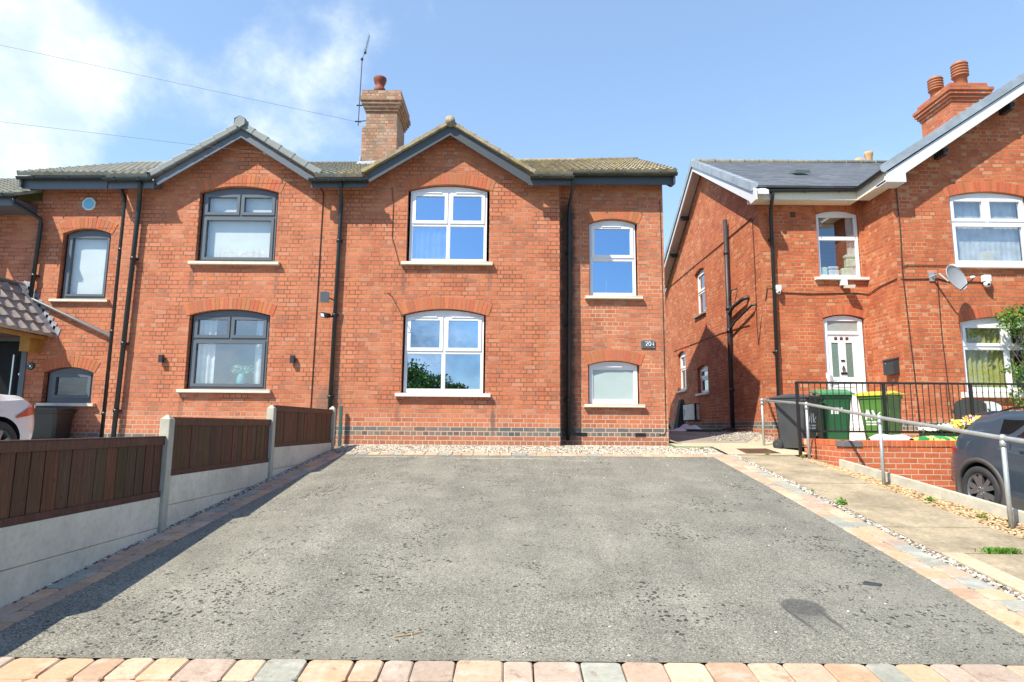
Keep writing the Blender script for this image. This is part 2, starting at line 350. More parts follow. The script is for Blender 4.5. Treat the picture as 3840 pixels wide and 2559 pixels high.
# ------------------------------------------------------------------ ground sheets
SL = .119
def gz(y, h=0): return SL*y+h
def sheet(name, poly, m, h, label=None, zf=None, kind='structure', thick=0):
    b = MB(); zf = zf or (lambda x, y: gz(y, h)); n = len(poly)
    tr = tessellate_polygon([[Vector((p[0], p[1], 0)) for p in poly]])
    b.add([(x, y, zf(x, y)) for x, y in poly], [tuple(t) for t in tr])
    if thick: b.add([(x, y, zf(x, y)) for x, y in poly]+[(x, y, zf(x, y)-thick) for x, y in poly], [(i, n+i, n+(i+1) % n, (i+1) % n) for i in range(n)])
    o = b.build(name, m); tag(o, label, kind=kind)
    return o
def flipcheck(o): pass
def asphalt():
    m = bpy.data.materials.new('tarmac'); m.use_nodes = True; t = NT(m.node_tree); p = t.n['Principled BSDF']
    P = t.new('ShaderNodeNewGeometry').outputs['Position']; X, Y, Z = t.xyz(P)
    vo = t.new('ShaderNodeTexVoronoi'); t.l.new(P, vo.inputs['Vector']); vo.inputs['Scale'].default_value = 150
    ag = t.xyz(vo.outputs['Color'])[0]
    c = t.ramp(ag, [(0, (.085, .082, .066)), (.35, (.192, .188, .155)), (.75, (.275, .268, .222)), (1, (.48, .45, .38))])
    c = t.mix(t.math('MULTIPLY', t.step(t.noise(P, .8, 5, .6), .35, .7), .5), c, (.27, .26, .215, 1))
    c = t.mix(1, c, t.ramp(t.noise(P, 1.9, 7, .7), [(.3, (.76,)*3), (.7, (1.16,)*3)]), 'MULTIPLY')
    c = t.mix(1, c, t.ramp(t.noise(P, 55, 4, .75), [(.3, (.80,)*3), (.7, (1.16,)*3)]), 'MULTIPLY')
    tk = t.noise(t.vmath('MULTIPLY', P, (1.6, .22, 1)), 1.5, 5, .6); c = t.mix(1, c, t.ramp(tk, [(.35, (.88,)*3), (.65, (1.08,)*3)]), 'MULTIPLY')
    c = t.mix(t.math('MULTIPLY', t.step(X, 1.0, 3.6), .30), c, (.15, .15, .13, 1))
    ed = t.math('MINIMUM', t.math('SUBTRACT', Y, -8.21), t.math('SUBTRACT', -1.16, Y)); c = t.mix(t.math('MULTIPLY', t.step(t.math('ADD', ed, t.math('MULTIPLY', t.noise(P, 6, 4, .6), .12)), .22, .02), .35), c, (.13, .12, .09, 1))
    v2 = t.new('ShaderNodeTexVoronoi'); t.l.new(P, v2.inputs['Vector']); v2.inputs['Scale'].default_value = 36
    clus = t.step(t.noise(P, 1.6, 5, .7), .50, .70)
    spots = t.math('LESS_THAN', v2.outputs['Distance'], t.math('ADD', .24, t.math('MULTIPLY', clus, .20)))
    sel = t.math('LESS_THAN', t.xyz(v2.outputs['Color'])[1], t.math('ADD', .22, t.math('MULTIPLY', clus, .5)))
    pit = t.math('MULTIPLY', spots, sel)
    v3 = t.new('ShaderNodeTexVoronoi'); mp = t.vmath('ADD', P, t.vmath('MULTIPLY', t.noise(P, 20, 3, .6, out=1), (.06, .06, 0))); t.l.new(mp, v3.inputs['Vector']); v3.inputs['Scale'].default_value = 21
    cl2 = t.step(t.noise(P, 1.5, 6, .78), .53, .60)
    big = t.math('MULTIPLY', t.math('LESS_THAN', v3.outputs['Distance'], .36), t.math('MULTIPLY', cl2, t.math('LESS_THAN', t.xyz(v3.outputs['Color'])[0], .55)))
    pit2 = t.math('MAXIMUM', pit, big)
    c = t.mix(t.math('MULTIPLY', pit2, .93), c, (.028, .03, .026, 1))
    # dark rubbed stain left by a tyre: a curved streak with a blot at its far end
    nn = t.math('MULTIPLY', t.math('SUBTRACT', t.noise(P, 9, 4, .6), .5), .05)
    yy = t.math('SUBTRACT', -7.36, Y)
    cxs = t.math('ADD', 2.05, t.math('MULTIPLY', t.math('MULTIPLY', yy, yy), .18)); hw = t.math('ADD', .115, t.math('MULTIPLY', yy, -.04))
    dx = t.math('ABSOLUTE', t.math('ADD', t.math('SUBTRACT', X, cxs), nn))
    ell = t.math('ADD', t.math('POWER', t.math('DIVIDE', t.math('ADD', t.math('SUBTRACT', X, 2.07), nn), .145), 2), t.math('POWER', t.math('DIVIDE', t.math('ADD', t.math('ADD', Y, 7.42), nn), .15), 2))
    blot = t.math('MULTIPLY', t.step(ell, 1.3, .7), t.ramp(t.noise(P, 28, 4, .7), [(.3, (.6,)*3), (.6, (1,)*3)]))
    edge = t.step(t.math('ABSOLUTE', t.math('SUBTRACT', dx, hw)), .028, .006)
    tail = t.math('MULTIPLY', edge, t.math('MULTIPLY', t.step(yy, -.02, .05), t.step(yy, .62, .25)))
    ins = t.math('MULTIPLY', t.math('MULTIPLY', t.step(dx, .12, .08), t.math('MULTIPLY', t.step(yy, -.02, .05), t.step(yy, .5, .1))), .5)
    st = t.math('MAXIMUM', t.math('MAXIMUM', blot, tail), ins)
    c = t.mix(t.math('MULTIPLY', st, .84), c, (.06, .06, .058, 1))
    for (cx, cy, rx, ry, s) in ((-.2, -1.45, 1.1, .035, .55), (-2.2, -1.35, .5, .03, .6), (1.2, -1.6, .6, .03, .35)):
        d = t.math('ADD', t.math('POWER', t.math('DIVIDE', t.math('SUBTRACT', X, cx), rx), 2), t.math('POWER', t.math('DIVIDE', t.math('ADD', t.math('SUBTRACT', Y, cy), nn), ry), 2))
        c = t.mix(t.math('MULTIPLY', t.step(d, 1.3, .2), s), c, (.55, .53, .46, 1))
    t.l.new(c, p.inputs['Base Color']); p.inputs['Roughness'].default_value = .92
    h = t.math('SUBTRACT', t.math('MULTIPLY', ag, .7), t.math('MULTIPLY', pit2, 1.2))
    b = t.new('ShaderNodeBump'); b.inputs['Strength'].default_value = .9; b.inputs['Distance'].default_value = .006
    t.l.new(h, b.inputs['Height']); t.l.new(b.outputs[0], p.inputs['Normal']); return m
tarmac = asphalt()
def speckle(name, cols, scale=60, rough=.95, bump=.5, big=.2, bigs=1.2):
    m = bpy.data.materials.new(name); m.use_nodes = True; t = NT(m.node_tree); p = t.n['Principled BSDF']
    P = t.new('ShaderNodeNewGeometry').outputs['Position']
    c = t.ramp(t.noise(P, scale, 5, .7), [(.25+.5*i/(len(cols)-1), q) for i, q in enumerate(cols)])
    c = t.mix(1, c, t.ramp(t.noise(P, bigs, 6, .65), [(.3, (1-big,)*3), (.7, (1+big*.5,)*3)]), 'MULTIPLY')
    t.l.new(c, p.inputs['Base Color']); p.inputs['Roughness'].default_value = rough
    b = t.new('ShaderNodeBump'); b.inputs['Strength'].default_value = bump; b.inputs['Distance'].default_value = .006
    t.l.new(t.noise(P, scale*1.6, 4, .7), b.inputs['Height']); t.l.new(b.outputs[0], p.inputs['Normal']); return m
soil = speckle('soil', [(.12, .09, .06), (.22, .18, .12), (.32, .27, .2)], 30)
slab_m = speckle('path_concrete', [(.25, .20, .13), (.39, .32, .215), (.47, .395, .28)], 24, big=.46, bigs=1.7)
alley_m = speckle('alley_concrete', [(.24, .20, .16), (.33, .28, .22), (.40, .35, .28)], 16, big=.3, bigs=1.1)
apron_m = speckle('pale_concrete', [(.40, .33, .22), (.50, .42, .29), (.57, .49, .36)], 20, big=.15)
road_m = speckle('road_tarmac', [(.10, .10, .10), (.16, .16, .15), (.2, .2, .19)], 80)
foot_m = speckle('footway', [(.22, .22, .21), (.3, .3, .28), (.36, .35, .33)], 60)
grass_m = speckle('lawn', [(.04, .08, .02), (.08, .14, .03), (.14, .2, .05)], 40)
def xl(y): return -3.217+.0473*(y+7.886)        # left edge of the tarmac
def xr(y): return 3.286+.0314*(y+7.838)+.05*max(0, 1-((y+4.5)/3.5)**2)
def xpo(y): return 3.74+.026*(y+7.45)        # outer edge of right block band
def xpath(y): return 3.87+.085*(max(-8.5, y)+5.5)*.5 if y < -5.5 else 3.87+.055*(y+5.5)
YB, YF = -1.16, -8.21
# far ground and the surfaces around
b = MB(); b.add([(-300, -300, -2.6), (300, -300, -2.6), (300, 300, -2.6), (-300, 300, -2.6)], [(0, 1, 2, 3)]); tag(b.build('ground', grass_m), kind='structure')
sheet('front_garden_soil', [(-3.7, -8.75), (5.42, -8.75), (5.42, -2.0), (5.3, -2.0), (5.3, 0.0), (-3.7, 0.0)], soil, -.03)
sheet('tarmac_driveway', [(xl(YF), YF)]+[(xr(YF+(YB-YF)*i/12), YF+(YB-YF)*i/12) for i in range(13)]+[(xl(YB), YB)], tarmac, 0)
sheet('left_driveway', [(-40, -13), (-3.52, -13), (-3.52, -8.75), (-3.42, 0.0), (-7.88, 0.0), (-7.88, .44), (-40, .44)], foot_m, 0, zf=lambda x, y: gz(min(y, 0), .06))
sheet('right_driveway', [(5.50, -13), (60, -13), (60, -2.05), (5.36, -2.05)], foot_m, 0, zf=lambda x, y: gz(y, -.42))
sheet('terrace', [(5.32, -2.0), (60, -2.0), (60, .98), (8.3, .98), (8.3, 2.1), (5.83, 2.1), (5.32, 0.0)], apron_m, 0, zf=lambda x, y: .04)
sheet('footway', [(-60, -14.0), (60, -14.0), (60, -8.75), (-60, -8.75)], foot_m, 0, zf=lambda x, y: gz(y, -.012) if y > -13 else gz(-13, -.012))
sheet('road', [(-80, -22), (80, -22), (80, -14.0), (-80, -14.0)], road_m, 0, zf=lambda x, y: -1.75)
sheet('far_verge', [(-80, -60), (80, -60), (80, -22.0), (-80, -22.0)], grass_m, 0, zf=lambda x, y: -1.65)
def alz(x, y): return max(-.02, min(.26, .10*y-.002)) if y > 0 else gz(y, .006)
b = MB()
for (y0, y1) in ((-.9, 0), (0, 1.0), (1.0, 2.6)):
    b.add([(3.16 if y0 >= 0 else 3.86, y0, alz(0, y0)), (5.34, y0, alz(0, y0)), (5.80 if y1 > 2 else 5.34+.46*max(0, y1)/2.6, y1, alz(0, y1)), (3.16 if y0 >= 0 else 3.86, y1, alz(0, y1))], [(0, 1, 2, 3)])
tag(b.build('concrete_apron', apron_m), kind='structure')
b = MB()
for (y0, y1) in ((.62, 2.6), (2.6, 14), (14, 40)):
    b.add([(3.14, y0, alz(0, y0)+.006), (4.75 if y0 < 1 else 5.82, y0, alz(0, y0)+.006), (5.82, y1, alz(0, y1)+.006), (3.14, y1, alz(0, y1)+.006)], [(0, 1, 2, 3)])
tag(b.build('side_alley_path', alley_m), kind='structure')
b = MB(); b.add([(-60, 8.0, .1), (60, 8.0, .1), (60, 40, .1), (-60, 40, .1)], [(0, 1, 2, 3)]); tag(b.build('back_gardens', grass_m), kind='structure')
# path slabs
def slabs():
    b = MB(); J = [-.92, -1.33, -2.12, -3.25, -4.58, -5.39, -6.22, -7.3, -8.5]
    for y1, y0 in zip(J[:-1], J[1:]):
        g = .013; n = random.uniform(-.004, .004)
        l0, l1 = xpo(y0)+.105, xpo(y1)+.105
        q = [(l0, y0+g), (5.0, y0+g), (5.0, y1-g), (l1, y1-g)]
        b.hexa([(x, y, gz(y, -.04)) for x, y in q]+[(x, y, gz(y, .006+n)) for x, y in q])
    return tag(b.build('concrete_path', slab_m, bev=.004), kind='structure')
slabs()
b = MB()
for y1, y0 in ((-6.24, -7.3), (-7.31, -8.5)):
    q = [(xpo(y0)+.107, y0), (xpo(y0)+.30, y0), (xpo(y1)+.30, y1), (xpo(y1)+.107, y1)]; b.hexa([(x, y, gz(y, -.04)) for x, y in q]+[(x, y, gz(y, .016)) for x, y in q])
tag(b.build('path_edging', apron_m, bev=.006), kind='structure')
# block paving, one mesh, each block with the colour of its clay
PC = [(.55, .345, .215), (.60, .385, .24), (.53, .35, .24), (.34, .34, .285), (.43, .33, .26), (.48, .34, .25), (.57, .40, .28), (.50, .33, .22), (.30, .31, .275), (.40, .31, .245)]
paver_m = bpy.data.materials.new('block_paving'); paver_m.use_nodes = True
def mk_paver():
    t = NT(paver_m.node_tree); p = t.n['Principled BSDF']; P = t.new('ShaderNodeNewGeometry').outputs['Position']
    a = t.new('ShaderNodeAttribute'); a.attribute_name = 'col'
    c = t.mix(1, a.outputs['Color'], t.ramp(t.noise(P, 26, 6, .7), [(.3, (.82,)*3), (.7, (1.12,)*3)]), 'MULTIPLY')
    c = t.mix(t.math('MULTIPLY', t.step(t.noise(P, 7, 7, .75), .56, .68), .6), c, (.20, .115, .06, 1))
    c = t.mix(t.math('MULTIPLY', t.step(t.noise(P, 90, 4, .8), .56, .68), .45), c, (.16, .12, .08, 1))
    c = t.mix(t.math('MULTIPLY', t.step(t.noise(P, 5, 4, .6), .5, .7), .25), c, (.72, .66, .58, 1))
    t.l.new(c, p.inputs['Base Color']); p.inputs['Roughness'].default_value = .85
    b = t.new('ShaderNodeBump'); b.inputs['Strength'].default_value = .5; b.inputs['Distance'].default_value = .006
    t.l.new(t.noise(P, 70, 5, .7), b.inputs['Height']); t.l.new(b.outputs[0], p.inputs['Normal'])
mk_paver()
def paving():
    b = MB()
    def block(x0, x1, y0, y1, f=None):
        b.col = random.choice(PC); k = random.uniform(.85, 1.08); b.col = tuple(c*k for c in b.col)
        ch = random.uniform(.005, .008); h = random.uniform(.002, .006); g = random.uniform(.002, .005); x0 += g; x1 -= g; y0 += g; y1 -= g
        jit = lambda: random.uniform(-.003, .003)
        def oct_(i, z):
            r = random.uniform(.012, .024); jj = [random.uniform(-.0025, .0025) for _ in range(16)]
            pts = [(x0+i+r, y0+i), (x1-i-r, y0+i), (x1-i, y0+i+r), (x1-i, y1-i-r), (x1-i-r, y1-i), (x0+i+r, y1-i), (x0+i, y1-i-r), (x0+i, y0+i+r)]
            out = []
            for k_, (x, y) in enumerate(pts):
                x += jj[k_]; y += jj[k_+8]; X, Y = f(x, y) if f else (x, y); out.append((X, Y, gz(Y, z)))
            return out
        A = oct_(0, -.05); B_ = oct_(0, h-.007); T = oct_(ch, h+jit()*.5)
        b.add(A+B_+T, [(i, (i+1) % 8, 8+(i+1) % 8, 8+i) for i in range(8)]+[(8+i, 8+(i+1) % 8, 16+(i+1) % 8, 16+i) for i in range(8)]+[tuple(range(16, 24))])
    # front header rows
    for (y0, y1) in ((-8.44, -8.21), (-8.67, -8.445)):
        x = -3.9+random.random()*.1
        while x < 4.0:
            L = random.choice((.17, .20, .24, .27)); block(x, x+L, y0, y1); x += L
    # side bands, two courses each
    for side in (0, 1):
        for k in (0, 1):
            y = -8.2
            while y < -1.0:
                L = random.choice((.17, .20, .24, .27))
                y1 = min(y+L, -.87)
                if side == 0:
                    f = lambda u, v: (xl(v)-.29+u, v)
                    block(k*.145, (k+1)*.145, y, y1, f)
                else:
                    f = lambda u, v: (xr(v)+(xpo(v)-xr(v))*u, v)
                    ww = .325
                    f2 = lambda u, v: (xr(v)+(xpo(v)-xr(v))*(u/ww), v)
                    block(k*.1625, (k+1)*.1625, y, y1, f2)
                y = y1
                if y1 >= -.88: break
    x = xl(-1)+.0
    while x < xr(-1):
        L = random.choice((.17, .20, .24, .27)); block(x, min(x+L, xr(-1)), YB+.005, -.90); x += L
    b.col = (1, 1, 1)
    tag(b.build('block_paving', paver_m), kind='structure')
paving()
# ------------------------------------------------------------------ pebbles
def pebbles(name, pts, smin, smax, palette, label, zf, flat=.55, rough=.8):
    n = len(pts); s = rng.uniform(smin, smax, n)
    base = np.array([(1, 0, 0), (0, 1, 0), (-1, 0, 0), (0, -1, 0), (0, 0, 1), (.6, .6, .62), (-.6, .6, .62), (-.6, -.6, .62), (.6, -.6, .62)])
    fs = np.array([(0, 5, 8), (0, 1, 5), (1, 6, 5), (1, 2, 6), (2, 7, 6), (2, 3, 7), (3, 8, 7), (3, 0, 8), (4, 5, 6), (4, 6, 7), (4, 7, 8), (4, 8, 5)])
    V = base[None]*rng.uniform(.75, 1.2, (n, 9, 1)); a = rng.uniform(0, 2*math.pi, n)
    asp = rng.uniform(.65, 1, n); V[:, :, 1] *= asp[:, None]; V[:, :, 2] *= flat
    ca, sa = np.cos(a)[:, None], np.sin(a)[:, None]
    X = V[:, :, 0]*ca-V[:, :, 1]*sa; Y = V[:, :, 0]*sa+V[:, :, 1]*ca
    P = np.array(pts); z0 = np.array([zf(x, y) for x, y in pts])+rng.uniform(0, smax*.4, n)
    W_ = np.stack([X*s[:, None]+P[:, :1], Y*s[:, None]+P[:, 1:2], V[:, :, 2]*s[:, None]+z0[:, None]], 2).reshape(-1, 3)
    F = (fs[None]+np.arange(n)[:, None, None]*9).reshape(-1, 3)
    me = bpy.data.meshes.new(name); o0 = np.array([W_[:, 0].mean(), W_[:, 1].mean(), W_[:, 2].min()]); me.from_pydata((W_-o0).tolist(), [], F.tolist())
    pal = np.array(palette)[rng.integers(0, len(palette), n)]*rng.uniform(.8, 1.15, (n, 1)); arr = np.ones((n*36, 4)); arr[:, :3] = np.repeat(pal, 36, axis=0)
    me.color_attributes.new('col', 'FLOAT_COLOR', 'CORNER').data.foreach_set('color', arr.ravel())
    me.materials.append(mat('pebble', rough=rough, attr=True, var=.1)); me.polygons.foreach_set('use_smooth', [True]*len(me.polygons))
    o = bpy.data.objects.new(name, me); link(o, None, Vector(o0)); return tag(o, label, 'gravel', kind='stuff')
wh = [(.58, .52, .42), (.66, .60, .50), (.52, .46, .37), (.44, .37, .29), (.62, .56, .47), (.16, .14, .12), (.60, .54, .45), (.34, .30, .25)]
pts = [(x, y) for x, y in zip(rng.uniform(-3.2, 3.85, 15000), rng.uniform(-.9, .42, 15000)) if (y < -.01 or x > .96) and x < 3.1+(.7 if y < -.05 else 0)]
pebbles('white_gravel', pts, .010, .021, wh, 'white gravel strip along the foot of the brick house', lambda x, y: gz(min(y, 0), -.012))
pts = []
for i in range(2600):
    y = random.uniform(-8.4, -.85); pts.append((xl(y)-.292-random.random()*.09, y))
for i in range(2300):
    y = random.uniform(-8.5, -.85); pts.append((random.uniform(xpo(y)+.005, xpo(y)+.10), y))
pebbles('grey_white_pebbles', pts, .010, .022, [(.6, .55, .46), (.42, .39, .34), (.22, .20, .18), (.68, .64, .57), (.36, .28, .20), (.10, .09, .08)], 'grey and white pebbles between the block edging and the fence or path', lambda x, y: gz(y, -.012))
pts = []
for i in range(5200):
    y = random.uniform(-8.4, -1.2); k = 5.20-.088*(y+2.07); pts.append((random.uniform(5.0, k+.02), y))
pebbles('tan_gravel', pts, .012, .028, [(.50, .33, .17), (.56, .39, .21), (.40, .24, .12), (.62, .48, .32), (.28, .17, .09), (.52, .36, .19)], 'tan gravel strip between the concrete path and the kerb', lambda x, y: gz(y, -.012), flat=.4)
pts = [(random.uniform(4.0+.25*y*.4, 5.7), y) for y in [random.uniform(.9, 4.6) for _ in range(1500)]]
pebbles('loose_rubble', [(x, y) for x, y in pts if x > 3.9+.28*y], .010, .03, [(.4, .37, .33), (.3, .27, .24), (.5, .46, .4), (.22, .2, .17)], 'loose grey rubble at the foot of the neighbouring side wall', lambda x, y: alz(x, y)+.004)
pts = [(random.gauss(0, 2.2), -1.2-abs(random.gauss(0, 1.5))) for _ in range(150)]+[(random.uniform(-3, 3.2), random.uniform(-8.2, -1.2)) for _ in range(130)]+[(random.uniform(2.2, 3.4), random.uniform(-2.2, -1.2)) for _ in range(25)]
pebbles('stray_stones', [(x, y) for x, y in pts if xl(y)+.1 < x < xr(y)-.05 and y > -8.2], .005, .012, [(.8, .76, .70), (.75, .66, .55), (.3, .28, .26)], 'stray pale stones scattered over the tarmac', lambda x, y: gz(y, .0))
# ------------------------------------------------------------------ building helpers
ABR = [(.50, .155, .07), (.48, .145, .065), (.52, .165, .077), (.47, .14, .062), (.51, .16, .072)]
def arch(parent, x0, x1, zs, rise, thick, d, ax='y', tones=ABR, sk=.02, mort=(.50, .32, .20)):
    c = x1-x0; rad = (c*c/4+rise*rise)/(2*rise); cz = zs+rise-rad; a = math.asin(c/2/rad)+sk; cx = (x0+x1)/2
    m = lambda u, v, k: {'y': (u, d+k, v), 'x': (d+k, u, v)}[ax]
    b = MB(); N = max(6, int(2*a*(rad+thick/2)/.083))
    b.col = mort; L = 24
    ring = [(cx+rad*math.sin(-a+2*a*i/L), cz+rad*math.cos(-a+2*a*i/L)) for i in range(L+1)]+[(cx+(rad+thick)*math.sin(a-2*a*i/L), cz+(rad+thick)*math.cos(a-2*a*i/L)) for i in range(L+1)]
    vs = [m(p[0], p[1], -.003) for p in ring]
    b.add(vs, [(i, i+1, 2*L-i, 2*L+1-i) for i in range(L)])
    for i in range(N):
        t0 = -a+2*a*i/N+.004/rad; t1 = -a+2*a*(i+1)/N-.004/rad; b.col = tuple(q*random.uniform(.85, 1.1) for q in random.choice(tones))
        q = [(rad+.001, t0), (rad+.001, t1), (rad+thick-.005, t1), (rad+thick-.005, t0)]
        p = [(cx+r*math.sin(t), cz+r*math.cos(t)) for r, t in q]
        fr = [m(u, v, -.008) for u, v in p]; bk = [m(u, v, 0.0) for u, v in p]
        b.add(fr+bk, [(0, 1, 2, 3), (0, 4, 5, 1), (1, 5, 6, 2), (2, 6, 7, 3), (3, 7, 4, 0)])
    b.col = (1, 1, 1)
    return b.build('arch', voussoir, parent)
def rect(x0, x1, z0, z1): return [(x0, z0), (x1, z0), (x1, z1), (x0, z1)]
def ring(b, x0, x1, z0, z1, wd, ax, d0, d1):
    b.plate(rect(x0, x1, z0, z1), [rect(x0+wd, x1-wd, z0+wd, z1-wd)], ax, d0, d1)
def window(parent, x0, x1, z0, zs, rise, d, panes, m, gm, ax='y', vents=(), name='window', f=.05, sash=.045, behind=None, label=None):
    """frame plate with arched head, opening sashes standing proud, glass; panes: (xa,xb,za,zb,is_sash)"""
    b = MB(); holes = [rect(*p[:4]) for p in panes]
    b.plate(arch_rect(x0, x1, z0, zs, rise), holes, ax, d, d+.07)
    for p in panes:
        if p[4]: ring(b, p[0]-.018, p[1]+.018, p[2]-.018, p[3]+.018, .018+sash, ax, d-.018, d+.05)
        else: ring(b, p[0]-.0, p[1]+.0, p[2], p[3], .012, ax, d+.006, d+.05)
    o = b.build(name, m, parent, label=label)
    for p in panes:
        i = sash if p[4] else .012
        g = MB(); q = rect(p[0]+i-.004, p[1]-i+.004, p[2]+i-.004, p[3]-i+.004)
        g.plate(q, [], ax, d+.024, d+.024, edge=False, back=False); g.build('glass_pane', gm, o)
    for (vx0, vx1, vz) in vents:
        v = MB(); v.box(vx0, vx1, d-.034, d-.018, vz-.011, vz+.011); v.build('trickle_vent', white_pvc, o, bev=.003)
    return o
def sill(parent, x0, x1, z, y, proj, h, m, ax='y'):
    b = MB()
    if ax == 'y': b.prism([(y-proj, z-h), (y+.12, z-h), (y+.12, z), (y-proj, z-.012)], 'x', x0, x1)
    else: b.hexa([(y-proj, x0, z-h), (y-proj, x1, z-h), (y+.12, x1, z-h), (y+.12, x0, z-h), (y-proj, x0, z-.01), (y-proj, x1, z-.01), (y+.12, x1, z), (y+.12, x0, z)])
    return b.build('sill', m, parent, bev=.006)
def panes_2x2(x0, x1, z0, zs, mx, tz):   # two opening top lights, two fixed lower lights
    f = .055; return [(x0+f+.01, mx-.04, tz+.05, zs-.055, 1), (mx+.04, x1-f-.01, tz+.05, zs-.055, 1), (x0+f-.008, mx-.026, z0+.075, tz-.022, 0), (mx+.026, x1-f+.008, z0+.075, tz-.022, 0)]
def panes_g(x0, x1, z0, zs, mx, tz):
    f = .06; return [(x0+f, mx-.035, tz+.045, zs-.04, 1), (mx+.035, x1-f, tz+.045, zs-.04, 1), (x0+f, x1-f, z0+.075, tz-.045, 1)]
def panes_v(x0, x1, z0, zs, tz, s0=1, s1=0):
    f = .06; return [(x0+f, x1-f, tz+.045, zs-.05, s0), (x0+f-.008*(1-s1), x1-f+.008*(1-s1), z0+.075, tz-.035, s1)]
def panel(parent, name, x0, x1, z0, z1, y, m, wav=0.0, top=None, ax='y'):
    b = MB(); n = max(2, int((x1-x0)/.02)) if wav else 1; v = []; top = top or (lambda u: z1)
    for i in range(n+1):
        u = x0+(x1-x0)*i/n; yy = y+wav*math.sin(i*1.1)+wav*.5*math.sin(i*.43)
        v += [(u, yy, z0), (u, yy, top(u))] if ax == 'y' else [(yy, u, z0), (yy, u, top(u))]
    b.add(v, [(2*i, 2*i+2, 2*i+3, 2*i+1) for i in range(n)])
    return b.build(name, m, parent, smooth=bool(wav))
def tile_roof(parent, p00, p10, p01, p11, m, name='roof', per=.15, gauge=.3, amp=.026, step=.032, flat=False, thick=.05):
    """tiled slope: p00,p10 eaves ends, p01,p11 ridge ends"""
    p00, p10, p01, p11 = map(Vector, (p00, p10, p01, p11)); W_ = (p10-p00).length; L = (p01-p00).length
    nu = max(1, int(W_/per*6)) if not flat else max(2, int(W_/.9)); nv = max(1, round(L/gauge)); nrm = (p10-p00).cross(p01-p00).normalized()
    if nrm.z < 0: nrm = -nrm
    v = []; rows = []
    for j in range(nv):
        rows += [(j/nv, step), ((j+1)/nv, 0)]
    for (t, s) in rows:
        for i in range(nu+1):
            a = i/nu; q = p00.lerp(p10, a).lerp(p01.lerp(p11, a), t)
            ph = (a*W_/per) % 1
            wv = 0 if flat else amp*(math.sin(math.pi*ph/.45) if ph < .45 else .0-.35*math.sin(math.pi*(ph-.45)/.55))
            v.append(q+nrm*(wv+s))
    n = nu+1; f = [(j*n+i, j*n+i+1, (j+1)*n+i+1, (j+1)*n+i) for j in range(len(rows)-1) for i in range(nu)]
    b = MB(); b.add(v, f)
    # underside and closed edge at the eaves
    lo = [p00.lerp(p10, i/nu)-nrm*thick for i in range(nu+1)]; b.add([v[i] for i in range(nu+1)]+lo, [(i, i+1, nu+2+i, nu+1+i) for i in range(nu)])
    b.add([p00-nrm*thick, p10-nrm*thick, p11-nrm*thick, p01-nrm*thick], [(0, 3, 2, 1)])
    for (A, B_) in ((p00, p01), (p10, p11)): b.add([A+nrm*.01, B_+nrm*.01, B_-nrm*thick, A-nrm*thick], [(0, 1, 2, 3)])
    return b.build(name, m, parent)
def gutter(parent, x0, x1, z0, z1, y, m=black_pl, r=.058, ax='x'):
    """half round gutter, z at its two ends"""
    prof = [(-r, 0), (-r*.92, -r*.45), (-r*.55, -r*.85), (0, -r), (r*.55, -r*.85), (r*.92, -r*.45), (r, 0), (r-.007, 0), (r*.5, -r*.72), (0, -r*.86), (-r*.5, -r*.72), (-r+.007, 0)]
    b = MB(); n = len(prof)
    P = lambda e, u, w: (e, y+u, w) if ax == 'x' else (y+u, e, w)
    v = [P(x0, u, z0+w) for u, w in prof]+[P(x1, u, z1+w) for u, w in prof]
    b.add(v, [(i, (i+1) % n, n+(i+1) % n, n+i) for i in range(n)]+[tuple(range(n))[::-1], tuple(range(n, 2*n))])
    k = max(1, int(abs(x1-x0)/1.0))
    for i in range(k+1):
        t = (i+.5)/(k+1); X = x0+(x1-x0)*t; Z = z0+(z1-z0)*t
        if ax == 'x': b.box(X-.012, X+.012, y-r-.006, y+r+.004, Z-.02, Z+.008); b.box(X-.012, X+.012, y-r-.006, y-r, Z-.05, Z); b.box(X-.012, X+.012, y-r*.5, y+r*.4, Z-r-.008, Z-r+.004)
    return b.build('gutter', m, parent)
def downpipe(parent, pts, m=black_pl, r=.036, brackets=(), n=10):
    b = MB(); b.tube(pts, r, n)
    for (x, y, z) in brackets: b.lathe([(r+.001, z-.03), (r+.009, z-.03), (r+.009, z+.03), (r+.001, z+.03)], (x, y, 0), 12); b.box(x-.06, x+.06, y+r*.5, y+r+.04, z-.02, z+.02)
    return b.build('downpipe', m, parent, smooth=True)
def barge(parent, ax_, az, xL, zL, xR, zR, y0, y1, wd, m, name='bargeboard'):
    b = MB(); b.plate([(xL, zL), (ax_, az), (xR, zR), (xR, zR+wd), (ax_, az+wd*1.06), (xL, zL+wd)][::-1], [], 'y', y0, y1)
    return b.build(name, m, parent)
# ------------------------------------------------------------------ right-hand house of the pair (white windows)
XP = -3.47
HA = empty('semi_detached_house', (-.2, 0, 0), 'red brick right-hand half of the pair with white windows and mossy roof', 'house')
def hole(x0, x1, z0, z1, rise): return arch_rect(x0, x1, z0, z1, rise)
U = (-2.13, -.475, 3.60, 5.10, .12); Lw = (-2.15, -.52, .99, 2.53, .12)
wall = MB()
wall.plate([(XP, -.1), (.94, -.1), (.94, 5.42), (.42, 5.40), (-1.27, 6.42), (-2.95, 5.36), (XP, 5.36)], [hole(*U), hole(*Lw)], 'y', 0, .12, edge=False, back=False)
wall.build('wall', brick_a, HA)
wg = MB(); WU = (1.585, 2.60, 3.03, 4.58, .10); WLo = (1.545, 2.585, .82, 1.605, .09)
wg.plate([(.94, -.1), (3.14, -.1), (3.14, 5.66), (.94, 5.66)], [hole(*WU), hole(*WLo)], 'y', .45, .57, edge=False, back=False)
wg.add([(.94, 0, -.1), (.94, .45, -.1), (.94, .45, 5.6), (.94, 0, 5.42)], [(0, 1, 2, 3)])
